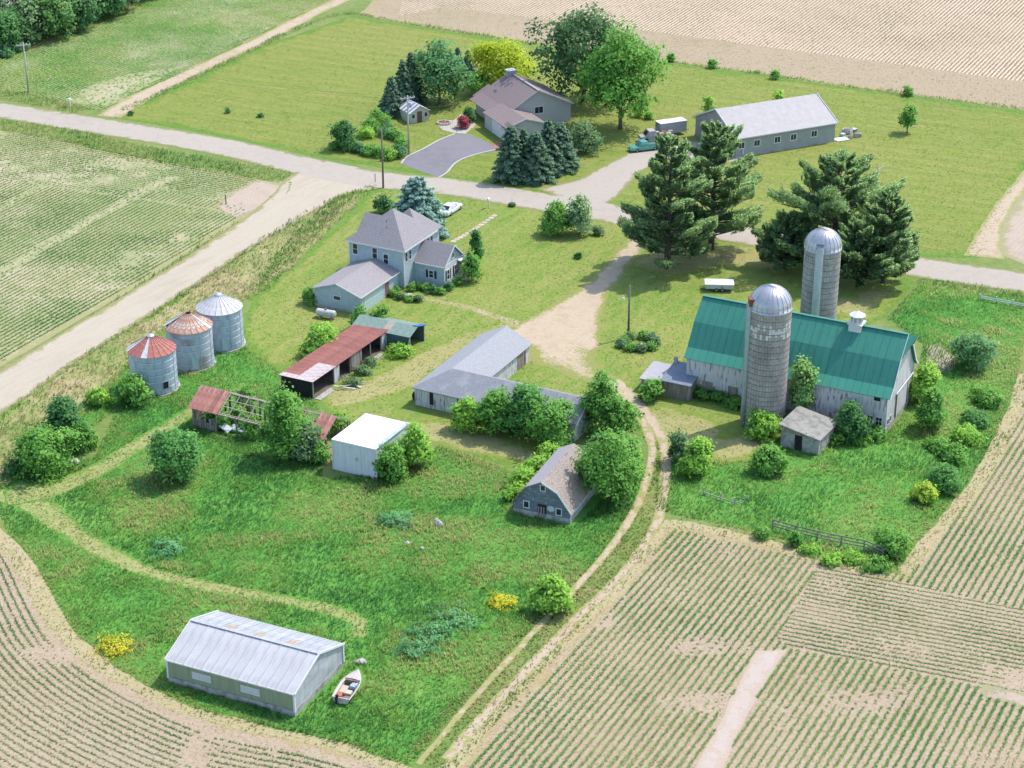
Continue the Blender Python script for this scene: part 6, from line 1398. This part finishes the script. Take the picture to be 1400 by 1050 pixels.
# wooden fence at the field corner
def fence(label, pts, h=1.15, rails=3, m=M_POLEG):
    P = [W(*p) for p in pts]; t = thing('rail_fence', label, 'fence', P[0])
    for p in P: MB().box(-.07,.07,-.07,.07,-.2,h).build('post', m, t, loc=p-P[0])
    for a, b in zip(P[:-1], P[1:]):
        for k in range(rails): z = h*(.35+.29*k); MB().beam(a-P[0]+Vector((0,-.08,z)), b-P[0]+Vector((0,-.08,z)), .05, .13).build('rail', m, t)
fence('weathered wooden rail fence at the corner of the corn field', [(1056,723),(1087,732),(1117,739),(1150,746),(1181,752),(1207,762)], 1.25, 3, M_TIMBER)
fence('remnant of fence in the grass below the bend of the drive', [(962,676),(985,684),(1004,690),(1018,687)], .9, 1)
fence('pale low fence in the grass by the road at the right edge', [(1340,410),(1362,414),(1384,418),(1406,423)], .9, 2, M_TRIM)

# ------------------------------------------------------------------ vehicles and boat
M_TYRE = mat('tyre_rubber', (.012,.012,.012),(.022,.022,.022),3,.85); M_RIM = mat('rim', (.38,.38,.39),(.46,.46,.47),3,.4,.6)
def paint(name, c): return mat(name, c, tuple(min(1,v*1.08) for v in c), 2, .28, spec=.5)
def wheels(t, xs, y, r=.34):
    for x in xs:
        for s in (-1,1):
            o = MB().lathe([(.16,-.11),(r-.06,-.12),(r,-.06),(r,.06),(r-.06,.12),(.16,.11)], 18).build('wheel', M_TYRE, t, True, loc=(x,s*y,r)); o.rotation_euler = (R(90),0,0)
            k = MB().lathe([(0,-.09),(.2,-.09),(.22,0),(.2,.09),(0,.09)], 14).build('rim', M_RIM, o)
def body_sections(secs):
    """loft of cross sections: (x, half width low, half width high, z low, z high)"""
    b = MB(); n = len(secs)
    for x, w0, w1, z0, z1 in secs: b.v += [(x,-w0,z0),(x,-w0*1.02,(z0+z1)/2),(x,-w1,z1),(x,w1,z1),(x,w0*1.02,(z0+z1)/2),(x,w0,z0)]
    for i in range(n-1):
        for j in range(6): a = i*6+j; c = i*6+(j+1)%6; b.f.append((a,c,c+6,a+6))
    b.f += [tuple(range(6))[::-1], tuple(range((n-1)*6,n*6))]
    return b
def car(label, px, py, rz, m, pickup=False, name='car'):
    t = thing(name, label, 'pickup truck' if pickup else 'car', W(px,py), rz)
    L = 5.3 if pickup else 4.8
    body_sections([(-L/2,.78,.74,.45,.72),(-L/2+.12,.86,.8,.30,.86),(-L*.2,.9,.84,.28,.93),(L*.2,.9,.84,.28,.90),(L/2-.2,.86,.78,.3,.80),(L/2,.74,.70,.42,.66)]).build('body', m, t, False, bevel=.05)
    if pickup:
        body_sections([(-.35,.78,.62,.86,.9),(-.25,.8,.64,.86,1.62),(.85,.8,.64,.86,1.64),(1.35,.8,.7,.86,.92)]).build('cab', m, t, bevel=.04)
        MB().bar((1.12,0,1.28),(0,1,0),(-.55,0,.83),(.83,0,.55),.6,.36,.02).build('windshield', M_GLASS, t)
        MB().box(-2.5,-.5,-.72,.72,.88,.97).build('bed_floor', mat('bed_liner', (.08,.10,.10),(.13,.15,.15),3,.8), t)
        for s in (-1,1): MB().box(-2.55,-.42,s*.80-.05,s*.80+.05,.85,1.18).build('bed_side', m, t); MB().bar((.3,s*.715,1.3),(1,0,0),(0,-s*.22,.97),(0,s*.97,.22),.42,.2,.03).build('side_window', M_GLASS, t)
        MB().box(-2.6,-2.5,-.8,.8,.8,1.18).build('tailgate', m, t)
        MB().bar((-.33,0,1.32),(0,1,0),(0,0,1),(1,0,0),.52,.18,.02).build('rear_window', M_GLASS, t)
    else:
        body_sections([(-1.75,.78,.66,.86,.95),(-1.05,.80,.62,.86,1.40),(.35,.80,.62,.86,1.42),(1.15,.80,.70,.86,.94)]).build('cabin', m, t, bevel=.05)
        MB().bar((.78,0,1.20),(0,1,0),(-.84,0,.5),(.5,0,.84),.56,.36,.02).build('windshield', M_GLASS, t)
        MB().bar((-1.42,0,1.20),(0,1,0),(.8,0,.55),(-.55,0,.8),.55,.33,.02).build('rear_window', M_GLASS, t)
        for s in (-1,1):
            for x in (-.75,.2): MB().bar((x,s*.74,1.15),(1,0,0),(0,-s*.3,.95),(0,s*.95,.3),.38,.17,.03).build('side_window', M_GLASS, t)
    for s in (-1,1):
        MB().box(L/2-.06,L/2+.02,s*.55-.16,s*.55+.16,.52,.66).build('headlight', M_TRIM, t); MB().box(-L/2-.02,-L/2+.08,s*.58-.15,s*.58+.15,.56,.72).build('tail_light', M_RDOOR, t)
    MB().box(L/2-.04,L/2+.08,-.8,.8,.34,.5).build('bumper', M_RIM, t); MB().box(-L/2-.08,-L/2+.04,-.8,.8,.34,.5).build('bumper', M_RIM, t)
    wheels(t, (-L*.29,L*.31), .80)
car('white car parked behind the silvery spruce at the farmhouse', 616,290, R(63), paint('white_paint', (.72,.72,.74)))
car('old teal green pickup at the end of the gravel drive', 881,205, R(200), paint('teal_paint', (.08,.27,.21)), True, 'pickup_truck')
t = thing('box_trailer', 'white box trailer parked left of the pole barn', 'trailer', W(917,184), R(24))
MB().box(-3.0,3.0,-1.2,1.2,.65,2.9).build('box', mat('trailer_skin', (.40,.39,.38),(.47,.46,.45),2,.6), t, bevel=.04); MB().box(-3.05,3.05,-1.25,1.25,2.9,3.0).build('roof', M_TRIM, t); wheels(t, (-1.3,-.4), 1.05); MB().beam((3,0,.6),(4.2,0,.55),.12).build('hitch', M_HOOP, t)
panel(t, 'rear_door', (-3.0,0,1.75), Y_, NX, 2.1, 2.0, M_CONC, .03); t.scale = (.82,.82,.82)
t = thing('old_truck', 'old flatbed truck loaded with junk behind the teal pickup', 'truck', W(900,192), R(195))
MB().box(-2.6,.6,-1.0,1.0,.75,.92).build('flatbed', M_TIMBER, t); body_sections([(.7,.9,.75,.5,.9),(.75,.95,.8,.45,1.95),(1.9,.95,.8,.45,1.98),(2.5,.9,.8,.45,1.15),(3.3,.85,.8,.45,1.05)]).build('cab', mat('dull_grey_paint', (.30,.27,.27),(.38,.35,.35),2,.6), t, bevel=.04)
MB().bar((2.25,0,1.55),(0,1,0),(-.55,0,.83),(.83,0,.55),.7,.36,.02).build('windshield', M_GLASS, t); wheels(t, (-1.5,2.4), .9, .42)
for i in range(5): o = MB().box(-.4,.4,-.35,.35,0,.5).build('cargo_crate', (M_TIMBER_L, M_CONC, M_RDOOR)[i % 3], t, loc=(-2.2+i*.6,(-.4,.45)[i % 2],.92))
jq = random.Random(4)
for grp, lab, spots in (('junk beside the pickup','piece of junk stacked at the left end of the pole barn',[(925,205),(936,198),(945,205),(957,200),(968,209),(980,214),(938,212)]),('junk at the right end of the pole barn','piece of junk piled at the right end of the pole barn',[(1152,186),(1158,182),(1163,189),(1167,180),(1172,187)])):
    for i, (x, y) in enumerate(spots):
        s = jq.uniform(.4,.8); t = thing('junk_crate', lab, 'junk', W(x,y), jq.uniform(0,3), grp)
        MB().box(-s,s,-s*.7,s*.7,0,s*.9).build('crate', (M_TIMBER_L,M_CONC,M_GALV,M_TIMBER,M_REDP)[(i+jq.randint(0,2)) % 5], t, bevel=.03)
        MB().box(-s*.9,s*.6,-s*.8,s*.5,s*.9,s*1.05).build('lid', (M_TRIM,M_TIMBER,M_HOOP)[i % 3], t)
t = thing('junk_sheet', 'white sheet lying at the right end of the pole barn', 'sheet', W(1150,191), R(25)); MB().box(-1.2,1.2,-.8,.8,.05,.14).build('panel', M_TRIM, t); MB().box(-1,1,-.6,.6,0,.05).build('skid', M_TIMBER, t)
# white camper shell by the pines
t = thing('feed_trailer', 'low white covered trailer parked under the pines behind the barn', 'trailer', W(983,396), R(-3))
MB().box(-1.9,1.9,-.95,.95,.45,1.05).build('body', mat('grey_white_panel', (.45,.46,.45),(.53,.54,.53),2,.6), t, bevel=.04); MB().box(-1.98,1.98,-1.02,1.02,1.05,1.17).build('lid', M_MEMB, t); wheels(t, (-.4,.4), .88, .3)
MB().beam((-1.9,0,.5),(-2.7,0,.45),.1).build('hitch', M_HOOP, t); panel(t, 'latch', (.3,-.95,.75), X_, NY, .16, .2, M_HOOP, .05)

# boat
bp_ = W(478,945); t = thing('boat', 'small open motorboat lying in the grass beside the machine shed', 'boat', bp_+Vector((0,0,.12)), 0)
d = W(495,913)-W(461,965); t.rotation_euler = (R(3), 0, math.atan2(d.y, d.x)); LB = 4.7
M_HULL = mat('boat_hull', (.50,.44,.38),(.62,.56,.50),2,.5,c3=(.36,.31,.26),s3=1.5,t3=(.56,.7)); M_DECK = mat('boat_deck', (.46,.40,.38),(.55,.49,.47),3,.6); M_INT = mat('boat_interior', (.16,.11,.08),(.26,.19,.14),4,.85)
st_ = np.linspace(0,1,13); hull = MB(); rim = []
for s in st_:
    x = -LB/2 + LB*s; w = .95*(1 - max(0,(s-.45)/.55)**2.2*.98) * (.9+.1*min(1,s*4)); z1 = .62+.18*s*s; zk = 0 + .30*max(0,(s-.7)/.3)**2; wb = w*.72*(1-.5*max(0,(s-.5)/.5))
    hull.v += [(x,0,zk),(x,wb,zk+.12),(x,w,z1),(x,w-.09,z1+.01),(x,max(w-.16,.0)*.92,z1-.1 if s < .98 else z1),(x,-max(w-.16,.0)*.92,z1-.1 if s < .98 else z1),(x,-(w-.09),z1+.01),(x,-w,z1),(x,-wb,zk+.12)]; rim.append((x,w,z1))
k = 9
for i in range(12):
    for a in (0,1,2,3,5,6,7,8): c_ = (a+1) % k; hull.f.append((i*k+a,i*k+c_,(i+1)*k+c_,(i+1)*k+a))
hull.f.append((0,1,2,7,8)[::-1]); hull.build('hull', M_HULL, t)
b = MB(); n0 = 8
for i in range(n0,13): x,w,z = rim[i]; b.v += [(x,-w+.06,z+.03),(x,0,z+.09),(x,w-.06,z+.03)]
for i in range(12-n0): o = i*3; b.f += [(o,o+1,o+4,o+3),(o+1,o+2,o+5,o+4)]
b.build('foredeck', M_DECK, t)
b = MB(); 
for i in range(1,9): x,w,z = rim[i]; b.v += [(x,-w*.8,.22),(x,w*.8,.22)]
for i in range(7): o = i*2; b.f.append((o,o+1,o+3,o+2))
b.build('floor', M_INT, t)
for s in (-1,1): MB().tube([(x,s*(w-.04),z+.02) for x,w,z in rim[:9]], .05, 6).build('gunwale', M_HULL, t)
MB().box(-LB/2+.02,-LB/2+.12,-.72,.72,.2,.66).build('transom', M_HULL, t)
MB().box(.55,.75,-.6,.6,.25,.72).build('dashboard', M_INT, t); o = MB().lathe([(.16,0),(.19,.02),(.16,.04),(.14,.02),(.16,0)], 14).build('steering_wheel', M_DARK, t, True, loc=(.5,-.3,.72)); o.rotation_euler = (0,R(-60),0)
MB().box(.05,.55,-.65,-.1,.25,.62).build('seat', mat('lilac_seat', (.42,.36,.46),(.50,.44,.54),3,.7), t, bevel=.05)
MB().box(-.35,.1,-.62,-.08,.3,.72).build('seat', mat('slate_seat', (.22,.30,.36),(.30,.38,.44),3,.7), t, bevel=.05)
MB().box(-1.3,-.1,.0,.62,.24,.55).build('seat', mat('tan_seat', (.48,.38,.27),(.58,.47,.35),3,.8), t, bevel=.06)
MB().box(-1.25,-.6,-.55,.05,.24,.5).build('seat', mat('cream_seat', (.52,.46,.36),(.60,.54,.44),3,.8), t, bevel=.06)
MB().box(-2.1,-1.45,.12,.66,.3,.66).build('fuel_can', mat('faded_red', (.42,.10,.07),(.52,.17,.12),3,.6), t, bevel=.06)
MB().box(-2.0,-1.5,-.6,-.1,.24,.45).build('engine_box', M_INT, t, bevel=.04); MB().tube([(-LB/2-.15,.35,.1),(-LB/2-.2,.35,.7),(-LB/2-.1,.3,1.0)], [.1,.13,.16], 8).build('outboard', M_DARK, t)

# picnic chairs dots of croquet stakes, fire ring
fr = thing('fire_ring', 'round stone fire ring on the patio of the newer house', 'fire ring', W(607,169))
for k in range(12):
    a = k/12*6.28; MB().box(-.2,.2,-.13,.13,0,.28).build('stone', M_ROCK, fr, loc=(1.1*math.cos(a),1.1*math.sin(a),.02)).rotation_euler = (0,0,a+1.57)
MB().lathe([(0,.06),(.9,.06)], 16).build('ash_bed', M_RDOOR, fr)

print('TRI total clouds', TRI[0])
